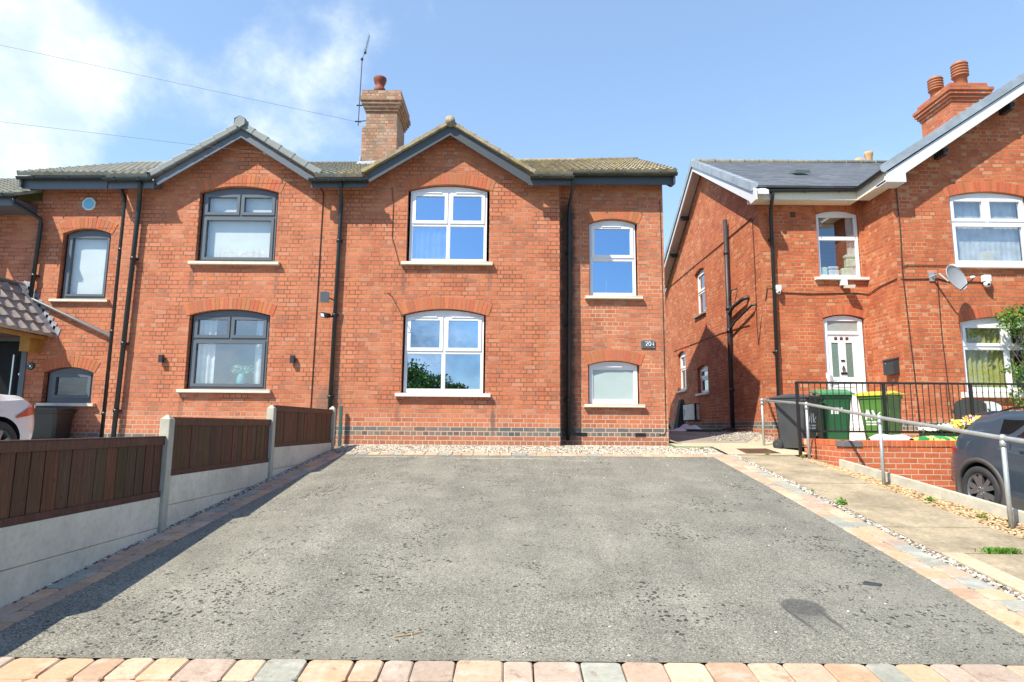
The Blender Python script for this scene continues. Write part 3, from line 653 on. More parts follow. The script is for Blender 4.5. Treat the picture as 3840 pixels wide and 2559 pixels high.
wg.add([(3.14, .45, -.1), (3.14, 8.2, -.1), (3.14, 8.2, 5.38), (3.14, 3.9, 7.45), (3.14, .45, 5.68)], [(0, 1, 2, 3, 4)])
wg.add([(3.13, 8.2, -.1), (XP, 8.2, -.1), (XP, 8.2, 5.4), (3.13, 8.2, 5.4)], [(0, 1, 2, 3)])
wg.build('wing_wall', brick_w, HA)
arch(HA, U[0], U[1], U[3], U[4], .245, 0); arch(HA, Lw[0], Lw[1], Lw[3], Lw[4], .245, 0)
arch(HA, WU[0], WU[1], WU[3], WU[4], .245, .45); arch(HA, WLo[0], WLo[1], WLo[3], WLo[4], .235, .45)
def A2(x0, x1, z0, zs, rise, mx, tz, d, gm):
    p = panes_2x2(x0, x1, z0, zs, mx, tz)
    return window(HA, x0, x1, z0, zs, rise, d, p, white_pvc, gm, vents=[((p[0][0]+.06), (p[0][1]-.10), zs-.035), ((p[1][0]+.10), (p[1][1]-.06), zs-.035)])
wu = A2(-2.085, -.53, 3.60, 5.10, .105, -1.305, 4.39, .09, glass_a)
wl = A2(-2.115, -.56, .99, 2.53, .105, -1.345, 1.79, .09, glass_a)
wv = window(HA, 1.605, 2.565, 3.03, 4.58, .09, .54, panes_v(1.605, 2.565, 3.03, 4.58, 3.83), white_pvc, glass_a, vents=[(1.86, 2.26, 4.53)])
ws = window(HA, 1.575, 2.555, .82, 1.605, .08, .54, [(1.64, 2.49, .90, 1.53, 0)], white_pvc, frosted, vents=[(1.85, 2.24, 1.575)])
sill(HA, -2.22, -.40, 3.60, 0, .092, .075, sill_m); sill(HA, -2.25, -.41, .99, 0, .092, .075, sill_w)
sill(HA, 1.49, 2.66, 3.03, .45, .088, .07, sill_m); sill(HA, 1.45, 2.66, .82, .45, .088, .07, sill_m)
panel(wu, 'net_curtain', -2.02, -1.33, 3.66, 4.36, .155, mat('haze_net', (.60, .68, .75), .9, var=.4, scale=5), wav=.012)
barge(HA, -1.275, 6.155, -2.92, 5.11, .345, 5.11, -.26, -.225, .215, grey_dark)
tile_roof(HA, (.46, -.31, 5.36), (.46, 2.2, 5.36), (-1.275, -.31, 6.43), (-1.275, 2.2, 6.43), tile_old, 'gable_roof')
tile_roof(HA, (-3.01, -.31, 5.36), (-3.01, 2.2, 5.36), (-1.275, -.31, 6.43), (-1.275, 2.2, 6.43), tile_old, 'gable_roof')
vb = MB()      # mortared verge of tile ends and ridge roll
for s_, xe in ((1, .46), (-1, -3.01)):
    for k in range(7):
        t0, t1 = k/7, (k+1)/7; xa = xe+(-1.275-xe)*t0; xb = xe+(-1.275-xe)*t1; za = 5.36+1.07*t0; zb = 5.36+1.07*t1
        vb.hexa([(xa, -.335, za-.055), (xb, -.335, zb-.055), (xb, -.26, zb-.055), (xa, -.26, za-.055), (xa, -.335, za+.035), (xb, -.335, zb+.012), (xb, -.26, zb+.012), (xa, -.26, za+.035)])
vb.build('verge', verge_m, HA)
rd = MB(); rd.tube([(-1.275, y, 6.42) for y in (-.37, .5, 1.2, 2.0)], .10, 12); rd.build('ridge_tile', verge_m, HA, smooth=True)
EL, ER = 5.235, 5.345
def slope_part(parent, xa, xb, ya, m, xs0, xs1, e0, e1, r0, r1, **k):
    f = lambda x, y: (lambda t: (e0+(e1-e0)*t)+((r0+(r1-r0)*t)-(e0+(e1-e0)*t))*(y+.42)/4.32)((x-xs0)/(xs1-xs0))
    return tile_roof(parent, (xa, ya, f(xa, ya)), (xb, ya, f(xb, ya)), (xa, 3.9, f(xa, 3.9)), (xb, 3.9, f(xb, 3.9)), m, **k)
for xa, xb, ya in ((XP, -2.97, -.42), (-2.97, .42, .16), (.42, 1.17, -.42), (1.17, 3.36, .06)): slope_part(HA, xa, xb, ya, tile_old, XP, 3.22, EL, ER, 7.38, 7.53)
tile_roof(HA, (3.36, 8.3, 5.3), (XP, 8.3, 5.2), (3.36, 3.9, 7.53), (XP, 3.9, 7.38), tile_old, 'rear_roof', flat=True)
rd = MB(); rd.tube([(XP, 3.9, 7.37), (3.36, 3.9, 7.52)], .085, 12); rd.build('ridge_tile', tile_old, HA, smooth=True)
fb = MB()
fb.hexa([(.30, -.32, 5.09), (1.17, -.32, 5.10), (1.17, -.30, 5.10), (.30, -.30, 5.09), (.30, -.32, 5.28), (1.17, -.32, 5.29), (1.17, -.30, 5.29), (.30, -.30, 5.28)])
fb.hexa([(1.15, .18, 5.315), (3.33, .18, 5.325), (3.33, .20, 5.325), (1.15, .20, 5.315), (1.15, .18, 5.50), (3.33, .18, 5.51), (3.33, .20, 5.51), (1.15, .20, 5.50)])
fb.hexa([(1.15, -.32, 5.10), (1.17, -.32, 5.10), (1.17, .20, 5.34), (1.15, .20, 5.34), (1.15, -.32, 5.30), (1.17, -.32, 5.30), (1.17, .20, 5.55), (1.15, .20, 5.55)])
fb.build('fascia', grey_dark, HA)
fb = MB(); fb.hexa([(XP, -.32, 5.01), (-2.90, -.32, 5.02), (-2.90, -.30, 5.02), (XP, -.30, 5.01), (XP, -.32, 5.17), (-2.90, -.32, 5.19), (-2.90, -.30, 5.19), (XP, -.30, 5.17)]); fb.build('fascia', grey_dark, HA)
sv = MB(); sv.prism([(3.9, 7.46), (.10, 5.55), (.10, 5.33), (.40, 5.36), (3.9, 7.27)], 'x', 3.29, 3.33); sv.build('bargeboard', grey_dark, HA)
gutter(HA, .33, 1.20, 5.262, 5.255, -.385, moss_gut); gutter(HA, 1.19, 3.37, 5.53, 5.545, .105, moss_gut); gutter(HA, XP+.0, -2.84, 5.16, 5.17, -.385)
downpipe(HA, [(1.19, -.36, 5.20), (1.19, -.30, 5.10), (1.175, .36, 4.95), (1.17, .375, 4.8), (1.125, .375, .10)], brackets=[(1.16, .375, 3.9), (1.15, .375, 2.4), (1.13, .375, .9)])
downpipe(HA, [(-3.40, -.36, 5.12), (-3.40, -.34, 5.02), (-3.455, -.075, 4.86), (-3.455, -.07, 4.75), (-3.50, -.07, .0)], brackets=[(-3.465, -.07, 4.0), (-3.48, -.07, 2.5), (-3.495, -.07, .9)], r=.038)
for (x, y, z) in ((2.47, .445, .215), (1.30, .445, .215)):
    ab = MB(); ab.box(x, x+.21, y-.004, y+.02, z-.035, z+.035)
    for k in range(9): ab.box(x+.008+k*.022, x+.020+k*.022, y-.010, y, z-.03, z+.03)
    ab.build('air_brick', blk_steel, HA)
# party chimney
ch = MB(); ch.box(-3.90, -3.00, 3.0, 4.25, 6.4, 7.98); ch.box(-3.82, -3.03, 3.06, 4.19, 7.98, 8.50)
for k, (e, z0, z1) in enumerate(((.025, 8.42, 8.50), (.06, 8.50, 8.585), (.10, 8.585, 8.67), (.13, 8.67, 8.78), (.10, 8.78, 8.95))): ch.box(-3.83-e, -3.02+e, 3.05-e, 4.20+e, z0, z1+.001)
cho = ch.build('chimney', brick_c, HA)
cp = MB(); cp.hexa([(-3.84, 3.02, 8.95), (-3.0, 3.02, 8.95), (-3.0, 4.25, 8.95), (-3.84, 4.25, 8.95), (-3.7, 3.15, 9.0), (-3.1, 3.15, 9.0), (-3.1, 4.1, 9.0), (-3.7, 4.1, 9.0)]); cp.build('cement_cap', mat('mossy_cement', (.33, .31, .22), .95, var=.4, scale=6), cho)
pt = MB(); pt.lathe([(.12, 8.95), (.125, 9.05), (.11, 9.15), (.15, 9.18), (.165, 9.24), (.15, 9.29), (.12, 9.32), (.115, 9.4), (.15, 9.46), (.175, 9.56), (.17, 9.60), (.14, 9.59), (.12, 9.5), (.11, 9.3), (.11, 9.0)], (-3.60, 3.5, 0), 22); pt.build('chimney_pot', mat('dark_red_clay', (.22, .055, .035), .7, var=.25), cho, smooth=True)
pt = MB(); pt.lathe([(.07, 8.95), (.075, 9.08), (.05, 9.11), (0.001, 9.12)], (-3.16, 3.4, 0), 14); pt.build('chimney_pot', mat('mossy_cement'), cho, smooth=True)
fl = MB(); fl.hexa([(-3.97, 2.86, 6.86), (-2.98, 2.86, 6.90), (-2.98, 2.99, 6.99), (-3.97, 2.99, 6.94), (-3.97, 2.86, 6.92), (-2.98, 2.86, 6.96), (-2.98, 2.99, 7.08), (-3.97, 2.99, 7.03)]); fl.box(-3.93, -3.90, 2.98, 4.3, 6.85, 7.16); fl.build('flashing', lead, cho)
# ------------------------------------------------------------------ left-hand house of the pair (grey windows)
HL = empty('semi_detached_house', (-6.8, 0, 0), 'red brick left-hand half of the pair with grey window frames', 'house')
LU = (-6.34, -4.75, 3.57, 5.02, .13); LL = (-6.36, -4.77, 1.03, 2.49, .12); LW = (-9.36, -8.36, 2.88, 4.27, .11); LS = (-9.44, -8.44, .76, 1.37, .11)
wl_ = MB(); wl_.plate([(-7.82, -.1), (XP, -.1), (XP, 5.36), (-3.95, 5.33), (-5.48, 6.30), (-7.15, 5.25), (-7.82, 5.30)], [hole(*LU), hole(*LL)], 'y', 0, .12, edge=False, back=False); wl_.build('wall', brick_l, HL)
ww = MB(); ww.plate([(-9.88, -.1), (-7.82, -.1), (-7.82, 5.52), (-9.88, 5.5)], [hole(*LW), hole(*LS)], 'y', .45, .57, edge=False, back=False)
ww.add([(-7.82, 0, -.1), (-7.82, .45, -.1), (-7.82, .45, 5.5), (-7.82, 0, 5.3)], [(0, 1, 2, 3)])
ww.add([(-9.88, .45, -.1), (-9.88, 8.2, -.1), (-9.88, 8.2, 5.2), (-9.88, 3.9, 7.25), (-9.88, .45, 5.5)], [(0, 1, 2, 3, 4)]); ww.add([(XP, 8.2, -.1), (-9.88, 8.2, -.1), (-9.88, 8.2, 5.3), (XP, 8.2, 5.3)], [(0, 1, 2, 3)])
ww.build('wing_wall', brick_l, HL)
arch(HL, LU[0], LU[1], LU[3], LU[4], .245, 0); arch(HL, LL[0], LL[1], LL[3], LL[4], .24, 0); arch(HL, LW[0], LW[1], LW[3], LW[4], .24, .45); arch(HL, LS[0], LS[1], LS[3], LS[4], .24, .45)
def G2(x0, x1, z0, zs, rise, mx, tz, d, gm): return window(HL, x0, x1, z0, zs, rise, d, panes_g(x0, x1, z0, zs, mx, tz), grey_pvc, gm, sash=.04)
gu = G2(-6.30, -4.80, 3.57, 5.02, .12, -5.54, 4.54, .09, glass_c); gl = G2(-6.32, -4.82, 1.03, 2.49, .11, -5.57, 2.02, .09, glass_b)
gw = window(HL, -9.31, -8.375, 2.88, 4.27, .10, .54, [(-9.235, -8.45, 2.97, 4.22, 1)], grey_pvc, glass_c, sash=.03)
gs = window(HL, -9.39, -8.45, .76, 1.37, .10, .54, [(-9.29, -8.55, .87, 1.33, 1)], grey_pvc, glass_c, sash=.05)
panel(gu, 'roller_blind', -6.22, -4.88, 3.62, 5.0, .20, blind_m); panel(gu, 'lace_trim', -5.95, -4.9, 3.63, 3.86, .185, mat('lace', (.8, .8, .76), .9, var=.3, scale=9), wav=.002)
panel(gw, 'roller_blind', -9.25, -8.43, 2.93, 4.25, .64, blind_m)
panel(gl, 'net_curtain', -6.24, -5.9, 1.1, 2.45, .22, net_m, wav=.02, top=None)
panel(gl, 'net_curtain', -5.12, -4.9, 1.1, 2.45, .24, net_m, wav=.02)
sill(HL, -6.44, -4.64, 3.57, 0, .092, .07, sill_m); sill(HL, -6.46, -4.66, 1.03, 0, .092, .07, sill_m); sill(HL, -9.47, -8.27, 2.88, .45, .07, .065, sill_m); sill(HL, -9.47, -8.34, .76, .45, .088, .07, sill_m)
barge(HL, -5.475, 6.07, -7.15, 5.0, -3.93, 5.08, -.26, -.225, .15, grey_pvc)
sf = MB(); sf.hexa([(-7.16, -.30, 4.95), (-7.12, -.30, 4.95), (-7.12, -.005, 5.07), (-7.16, -.005, 5.07), (-7.16, -.30, 5.14), (-7.12, -.30, 5.14), (-7.12, -.005, 5.27), (-7.16, -.005, 5.27)]); sf.build('soffit_end', grey_pvc, HL)
GLX0, GLX1 = -7.27, -3.82
tile_roof(HL, (GLX1, -.29, 5.30), (GLX1, 2.3, 5.30), (-5.475, -.29, 6.33), (-5.475, 2.3, 6.33), tile_left, 'gable_roof')
tile_roof(HL, (GLX0, -.29, 5.22), (GLX0, 2.3, 5.22), (-5.475, -.29, 6.33), (-5.475, 2.3, 6.33), tile_left, 'gable_roof')
for s_, xe, ze, N in ((1, GLX1, 5.30, 6), (-1, GLX0, 5.22, 7)):     # dry verge caps: overlapping pale grey shells
    for k in range(N):
        t0, t1 = k/N, (k+1)/N+.03; xa = xe+(-5.475-xe)*t0; xb = xe+(-5.475-xe)*t1; za = ze+(6.33-ze)*t0; zb = ze+(6.33-ze)*t1
        nx_ = s_*.53; nzz = .85
        def q(x, z, o, y): return (x+nx_*o, y, z+nzz*o)
        cb = MB()
        e = .060
        cb.hexa([q(xa, za, -.07, -.335), q(xb, zb, -.07, -.325), q(xb, zb, -.07, -.18), q(xa, za, -.07, -.19), q(xa, za, .075, -.335), q(xb, zb, .052, -.325), q(xb, zb, .052, -.18), q(xa, za, .075, -.19)])
        cb.build('verge_cap', cap_m, HL, bev=.02)
hx = MB(); hx.prism([(-5.475+.12*math.cos(R(60*k+30)), 6.36+.115*math.sin(R(60*k+30))) for k in range(6)], 'y', -.37, -.22); hx.build('ridge_end_cap', cap_m, HL, bev=.012)
rd = MB(); rd.tube([(-5.475, -.25, 6.35), (-5.475, 2.2, 6.35)], .10, 12); rd.build('ridge_tile', cap_m, HL, smooth=True)
for xa, xb, ya in ((-10.16, -8.0, .06), (-8.0, -7.2, -.42), (-7.2, -3.9, .16), (-3.9, XP, -.42)): slope_part(HL, xa, xb, ya, tile_left, -10.16, XP, 5.18, EL, 7.33, 7.38)
tile_roof(HL, (XP, 8.3, 5.2), (-10.16, 8.3, 5.2), (XP, 3.9, 7.38), (-10.16, 3.9, 7.38), tile_left, 'rear_roof', flat=True)
rd = MB(); rd.tube([(-10.16, 3.9, 7.32), (XP, 3.9, 7.37)], .06, 12); rd.build('ridge_tile', tile_left, HL, smooth=True)
fb = MB(); fb.hexa([(-10.12, .18, 5.12), (-8.0, .18, 5.14), (-8.0, .20, 5.14), (-10.12, .20, 5.12), (-10.12, .18, 5.33), (-8.0, .18, 5.35), (-8.0, .20, 5.35), (-10.12, .20, 5.33)])
fb.hexa([(-8.02, -.32, 4.95), (-7.1, -.32, 4.97), (-7.1, -.30, 4.97), (-8.02, -.30, 4.95), (-8.02, -.32, 5.12), (-7.1, -.32, 5.14), (-7.1, -.30, 5.14), (-8.02, -.30, 5.12)])
fb.hexa([(-8.02, -.32, 4.95), (-8.0, -.32, 4.95), (-8.0, .20, 5.18), (-8.02, .20, 5.18), (-8.02, -.32, 5.13), (-8.0, -.32, 5.13), (-8.0, .20, 5.38), (-8.02, .20, 5.38)]); fb.build('fascia', grey_pvc, HL)
fb = MB(); fb.hexa([(-4.0, -.32, 5.0), (XP-.002, -.32, 5.01), (XP-.002, -.30, 5.01), (-4.0, -.30, 5.0), (-4.0, -.32, 5.17), (XP-.002, -.32, 5.17), (XP-.002, -.30, 5.17), (-4.0, -.30, 5.17)]); fb.build('fascia', grey_dark, HL)
sv = MB(); sv.prism([(3.9, 7.25), (.10, 5.36), (.10, 5.14), (.45, 5.2), (3.9, 7.07)], 'x', -10.12, -10.08); sv.build('bargeboard', grey_dark, HL)
gutter(HL, -10.17, -8.03, 5.35, 5.37, .105); gutter(HL, -8.06, -7.10, 5.13, 5.15, -.385, r=.062); gutter(HL, -4.02, XP-.002, 5.155, 5.16, -.385)
downpipe(HL, [(-8.06, .115, 5.27), (-8.06, .12, 5.16), (-8.075, .33, 4.98), (-8.07, .35, 4.88), (-8.08, .35, .05)], r=.044, brackets=[(-8.07, .35, 3.9), (-8.075, .35, 2.2), (-8.08, .35, .55)])
downpipe(HL, [(-7.36, -.36, 5.10), (-7.36, -.34, 5.0), (-7.50, -.10, 4.82), (-7.505, -.09, 4.7), (-7.58, -.09, .0)], r=.044, brackets=[(-7.52, -.09, 3.6), (-7.55, -.09, 1.9), (-7.575, -.09, .6)])
# ------------------------------------------------------------------ next house on the far left, with porch
HN = empty('terraced_house', (-12.5, .4, 0), 'lower terraced house at the far left with tiled porch over a black door', 'house')
wn = MB(); wn.plate([(-10.95, -.1), (-9.882, -.1), (-9.882, 4.98), (-10.95, 4.98)], [rect(-10.76, -9.86-.06, -.05, 2.06)], 'y', .47, .6, edge=False, back=False)
wn.add([(-10.95, 0, -.1), (-10.95, .47, -.1), (-10.95, .47, 5.0), (-10.95, 0, 5.0)], [(0, 1, 2, 3)]); wn.plate([(-15.3, -.1), (-10.95, -.1), (-10.95, 4.9), (-13.1, 6.1), (-15.3, 4.9)], [], 'y', 0, .1, edge=False, back=False)
wn.add([(-15.3, 0, -.1), (-15.3, 6, -.1), (-15.3, 6, 5.0), (-15.3, 0, 5.0)], [(0, 1, 2, 3)])
wn.build('wall', brick_n, HN)
tile_roof(HN, (-16, -.25, 4.87), (-9.90, -.25, 4.87), (-16, 2.9, 6.43), (-9.90, 2.9, 6.43), tile_left); tile_roof(HN, (-9.90, 6.1, 4.87), (-16, 6.1, 4.87), (-9.90, 2.9, 6.43), (-16, 2.9, 6.43), tile_left, 'rear_roof', flat=True)
tile_roof(HN, (-10.75, -.3, 4.85), (-10.75, 1.6, 4.85), (-13.1, -.3, 6.2), (-13.1, 1.6, 6.2), tile_left, 'gable_roof'); tile_roof(HN, (-15.5, -.3, 4.85), (-15.5, 1.6, 4.85), (-13.1, -.3, 6.2), (-13.1, 1.6, 6.2), tile_left, 'gable_roof')
fb = MB(); fb.box(-10.8, -9.97, -.12, .46, 4.66, 4.82); fb.build('fascia', grey_pvc, HN); gutter(HN, -10.85, -9.90, 4.86, 4.86, -.20)
fb = MB(); fb.box(-11.1, -10.72, -.32, .0, 4.62, 4.86); fb.build('soffit_end', grey_pvc, HN)
downpipe(HN, [(-9.96, -.18, 4.80), (-9.96, -.16, 4.70), (-9.80, .36, 4.55), (-9.79, .37, 4.45), (-9.83, .37, 2.86)], r=.040, brackets=[(-9.81, .37, 3.35)])
dp2 = MB(); dp2.tube([(-9.84, .37, 2.87), (-9.75, .37, 2.84), (-8.14, .37, 2.12), (-8.10, .37, 2.02)], .032, 10); dp2.build('branch_pipe', mat('mid_grey_plastic', (.17, .175, .18), .4), HN, smooth=True)
PR = tile_roof(HN, (-9.30, -1.6, 2.12), (-9.30, .46, 2.12), (-10.06, -1.6, 3.12), (-10.06, .46, 3.12), tile_porch, 'porch_roof', per=.3, gauge=.25, amp=.035, step=.03)
tile_roof(HN, (-10.82, -1.6, 2.12), (-10.82, .46, 2.12), (-10.06, -1.6, 3.12), (-10.06, .46, 3.12), tile_porch, 'porch_roof', per=.3, gauge=.25, amp=.035, step=.03)
rd = MB(); rd.tube([(-10.06, -1.62, 3.14), (-10.06, .44, 3.14)], .06, 8); rd.build('porch_ridge', mat('dark_ridge', (.12, .11, .11), .7), HN)
fs = MB(); N = 9       # stepped lead flashing up the wall
for k in range(N):
    t0, t1 = k/N, (k+1)/N; xa = -10.04+.78*t0; xb = -10.04+.78*t1; za = 3.20-1.05*t0; zb = 3.20-1.05*t1
    fs.add([(xa, .438, za-.1), (xb+.01, .438, zb-.1), (xb+.07, .438, zb+.115), (xa-.01, .438, za+.06)], [(0, 1, 2, 3)])
    jx = random.uniform(0, .02)
    fs.add([(xa, .44, za-.0), (xb, .44, zb-.0), (xb-.03, .24-jx, zb+.045), (xa-.03, .24-jx, za+.045)], [(0, 1, 2, 3)])
fs.build('flashing', lead, HN)
tm = mat('varnished_timber', (.42, .22, .05), .5, var=.25, scale=7)
tb = MB(); tb.box(-9.74, -9.54, .12, .45, 1.76, 2.10); tb.build('timber_bracket', tm, HN)
tb = MB(); tb.box(-9.50, -9.44, -1.5, .45, 2.02, 2.09); tb.box(-10.7, -10.62, -1.5, .45, 2.02, 2.09); tb.box(-10.7, -9.5, -1.5, -1.44, 2.02, 2.10); tb.build('porch_beam', tm, HN)
tb = MB(); tb.box(-10.74, -9.5, -1.5, .44, 2.11, 2.13); tb.build('porch_ceiling', mat('dark_ridge'), HN)
dr = MB(); dr.box(-10.72, -9.92, .50, .55, 0, 2.02); do = dr.build('door', mat('black_door', (.008, .009, .010), .45, spec=.2), HN)
df = MB(); df.plate(rect(-10.79, -9.82, 0, 2.075), [rect(-10.71, -9.925, -.02+.03, 2.0)], 'y', .43, .5); df.build('door_frame', grey_pvc, do)
dh = MB(); dh.tube([(-10.08, .44, .85), (-10.08, .44, 1.72)], .016, 8); dh.box(-10.09, -10.07, .44, .5, .95, .97); dh.box(-10.09, -10.07, .44, .5, 1.6, 1.62); dh.build('handle', lightalloy, do)
dk = MB(); dk.lathe([(.001, .485), (.028, .487), (.028, .50)], (-9.965, 0, 1.33), 12, 'y'); dk.build('lock', lightalloy, do)
# ------------------------------------------------------------------ house to the right
HB = empty('detached_house', (9, 4, .1), 'orange red brick house on the right with slate roof and large white gable', 'house')
XS, YW, YBay, XB = 5.82, 2.1, .98, 8.30
S1 = (6.30, 7.26, 3.84, 5.17, .09); S2 = (8.58, 9.53, 1.62, 2.86, .09); S3 = (6.28, 7.32, 1.41, 2.17, .08)
sw = MB(); sw.plate([(YW, -.2), (13, -.2), (13, 4.8), (10.95, 5.50), (6.07, 8.25), (YW, 5.95)], [hole(*S1), hole(*S2), hole(*S3)], 'x', XS, XS+.12, edge=False, back=False); sw.build('side_wall', brick_b, HB)
BW = (7.18, 8.20, 3.86, 5.41, .10); BD = (7.20, 8.16, .33, 2.90, .09)
fw = MB(); fw.plate([(XS, -.2), (XB, -.2), (XB, 6.0), (XS, 6.0)], [hole(*BW), hole(*BD)], 'y', YW, YW+.12, edge=False, back=False)
fw.add([(XB, YBay, -.2), (XB, YW, -.2), (XB, YW, 6.0), (XB, YBay, 6.0)], [(0, 1, 2, 3)])
BU = (9.55, 11.26, 3.88, 5.43, .12); BL = (9.55, 11.55, 1.14, 2.63, .14)
fw.plate([(XB, -.2), (16.9, -.2), (16.9, 5.9), (12.6, 8.72), (XB, 5.9)], [hole(*BU), hole(*BL)], 'y', YBay, YBay+.12, edge=False, back=False)
fw.add([(16.9, YBay, -.2), (16.9, 10.3, -.2), (16.9, 10.3, 5.4), (16.9, YBay, 6)], [(0, 1, 2, 3)]); fw.add([(16.9, 10.3, -.2), (XS, 10.3, -.2), (XS, 10.3, 6), (16.9, 10.3, 6)], [(0, 1, 2, 3)])
fw.build('front_wall', brick_b, HB)
TAB = [(.48, .12, .05), (.53, .145, .06), (.45, .105, .045)]
for a in ((BW, YW), (BD, YW), (BU, YBay), (BL, YBay)): arch(HB, a[0][0], a[0][1], a[0][3], a[0][4], .235, a[1], tones=TAB)
for a in (S1, S2, S3): arch(HB, a[0], a[1], a[3], a[4], .22, XS, 'x', tones=TAB)
def BV(r, d, tz, ax='y', gm=glass_b, s0=1, s1=0): return window(HB, r[0]+.02, r[1]-.02, r[2], r[3], r[4]-.01, d, panes_v(r[0]+.02, r[1]-.02, r[2], r[3], tz, s0, s1), white_pvc, gm, ax=ax)
bw = BV(BW, YW+.07, 4.83, s0=0); BV(S1, XS+.09, 4.55, 'x'); BV(S2, XS+.09, 2.35, 'x'); BV(S3, XS+.09, 1.85, 'x')
panel(bw, 'pale_curtain', 7.95, 8.16, 3.9, 5.4, YW+.16, net_m, wav=.01)
bu = window(HB, 9.57, 11.24, 3.88, 5.43, .11, YBay+.07, panes_g(9.57, 11.24, 3.88, 5.43, 10.39, 4.86), white_pvc, glass_b)
panel(bu, 'net_curtain', 9.62, 11.18, 3.92, 5.42, YBay+.22, net_m, wav=.004)
f = .07; mxL = 10.55
bl = window(HB, 9.57, 11.53, 1.16, 2.63, .13, YBay+.07, [(9.57+f, mxL-.04, 2.15, 2.57, 1), (9.57+f, mxL-.04, 1.24, 2.06, 0), (mxL+.04, 11.46, 2.15, 2.57, 1), (mxL+.04, 11.46, 1.24, 2.06, 0)], white_pvc, glass_c)
panel(bl, 'olive_curtain', 9.62, 10.75, 1.16, 2.65, YBay+.20, olive_m, wav=.03); panel(bl, 'olive_curtain', 10.95, 11.5, 1.16, 2.65, YBay+.20, olive_m, wav=.03)
sill(HB, 7.06, 8.36, 3.87, YW, .09, .07, sill_w); sill(HB, 9.43, 11.4, 3.89, YBay, .10, .08, sill_w); sill(HB, 9.43, 11.7, 1.15, YBay, .10, .12, sill_w)
for r in (S1, S2, S3): sill(HB, r[0]-.08, r[1]+.08, r[2], XS, .07, .07, sill_w if r is not S1 else mat('grey_sill', (.25, .24, .22), .8), 'x')
# door with fanlight
db = MB(); db.plate(arch_rect(7.23, 8.13, .35, 2.88, .09), [rect(7.32, 8.04, 2.60, 2.85), rect(7.31, 8.05, .37, 2.53)], 'y', YW+.06, YW+.13); df = db.build('door', white_pvc, HB)
db = MB(); db.plate(rect(7.31, 8.05, .38, 2.53), [rect(7.40, 7.56, 1.54, 2.34), rect(7.73, 7.89, 1.54, 2.34)], 'y', YW+.085, YW+.12)
db.plate(rect(7.37, 7.92, .48, 1.34), [rect(7.40, 7.89, .51, 1.31)], 'y', YW+.075, YW+.09); db.box(7.43, 7.86, YW+.078, YW+.086, .56, 1.26); db.box(7.5, 7.8, YW+.072, YW+.085, 1.40, 1.46); db.build('door_leaf', white_pvc, df)
for x0 in (7.40, 7.73): g = MB(); g.box(x0, x0+.16, YW+.10, YW+.106, 1.54, 2.34); g.build('glass_pane', mat('green_frosted', (.16, .23, .20), .2, var=.3, scale=30), df)
g = MB(); g.box(7.32, 8.04, YW+.09, YW+.096, 2.60, 2.85); g.build('glass_pane', mat('grey_frosted', (.33, .35, .34), .2, var=.1), df)
for k in range(3): g = MB(); g.box(7.475+k*.13, 7.545+k*.13, YW+.08, YW+.086, 2.40, 2.47); g.build('glass_square', mat('brown_glass', (.10, .03, .02), .2), df)
g = MB(); g.tube([(7.64, YW+.06, 1.80), (7.61, YW+.055, 1.72), (7.64, YW+.05, 1.66), (7.67, YW+.055, 1.72), (7.64, YW+.06, 1.80)], .012, 6); g.box(7.60, 7.69, YW+.07, YW+.085, 1.9, 1.94); g.box(7.58, 7.72, YW+.07, YW+.085, 1.60, 1.65); g.build('knocker', blk_steel, df)
g = MB(); g.box(7.335, 7.365, YW+.05, YW+.085, 1.35, 1.58); g.box(7.34, 7.46, YW+.03, YW+.05, 1.45, 1.475); g.build('handle', lightalloy, df)
st = MB(); st.box(7.05, 8.28, 1.50, YW+.02, .04, .20); st.box(7.12, 8.22, 1.80, YW+.02, .20, .34); st.build('door_step', sill_w, HB, bev=.01)
# roofs
def flat_roof(p00, p10, p01, p11, nm='roof', g=.2): return tile_roof(HB, p00, p10, p01, p11, slate, nm, gauge=g, step=.010, flat=True, thick=.04)
flat_roof((5.50, 1.60, 5.90), (11.5, 1.60, 5.90), (5.50, 6.07, 8.47), (11.5, 6.07, 8.47)); flat_roof((13.8, 11.1, 5.66), (5.50, 11.1, 5.66), (13.8, 6.07, 8.47), (5.50, 6.07, 8.47), 'rear_roof')
flat_roof((8.0, .60, 5.93), (8.0, 9.5, 5.93), (12.6, .60, 8.95), (12.6, 9.5, 8.95), 'gable_roof'); flat_roof((17.2, .60, 5.93), (17.2, 9.5, 5.93), (12.6, .60, 8.95), (12.6, 9.5, 8.95), 'gable_roof')
rg = MB(); rg.tube([(5.5, 6.07, 8.47), (11.9, 6.07, 8.47)], .08, 10)
for k in range(14): rg.tube([(5.7+k*.45, 6.07, 8.475), (5.74+k*.45, 6.07, 8.475)], .09, 10)
rg.build('ridge_tile', tile_mat('mossy_ridge', (.24, .24, .20), .5, .2), HB, smooth=True)
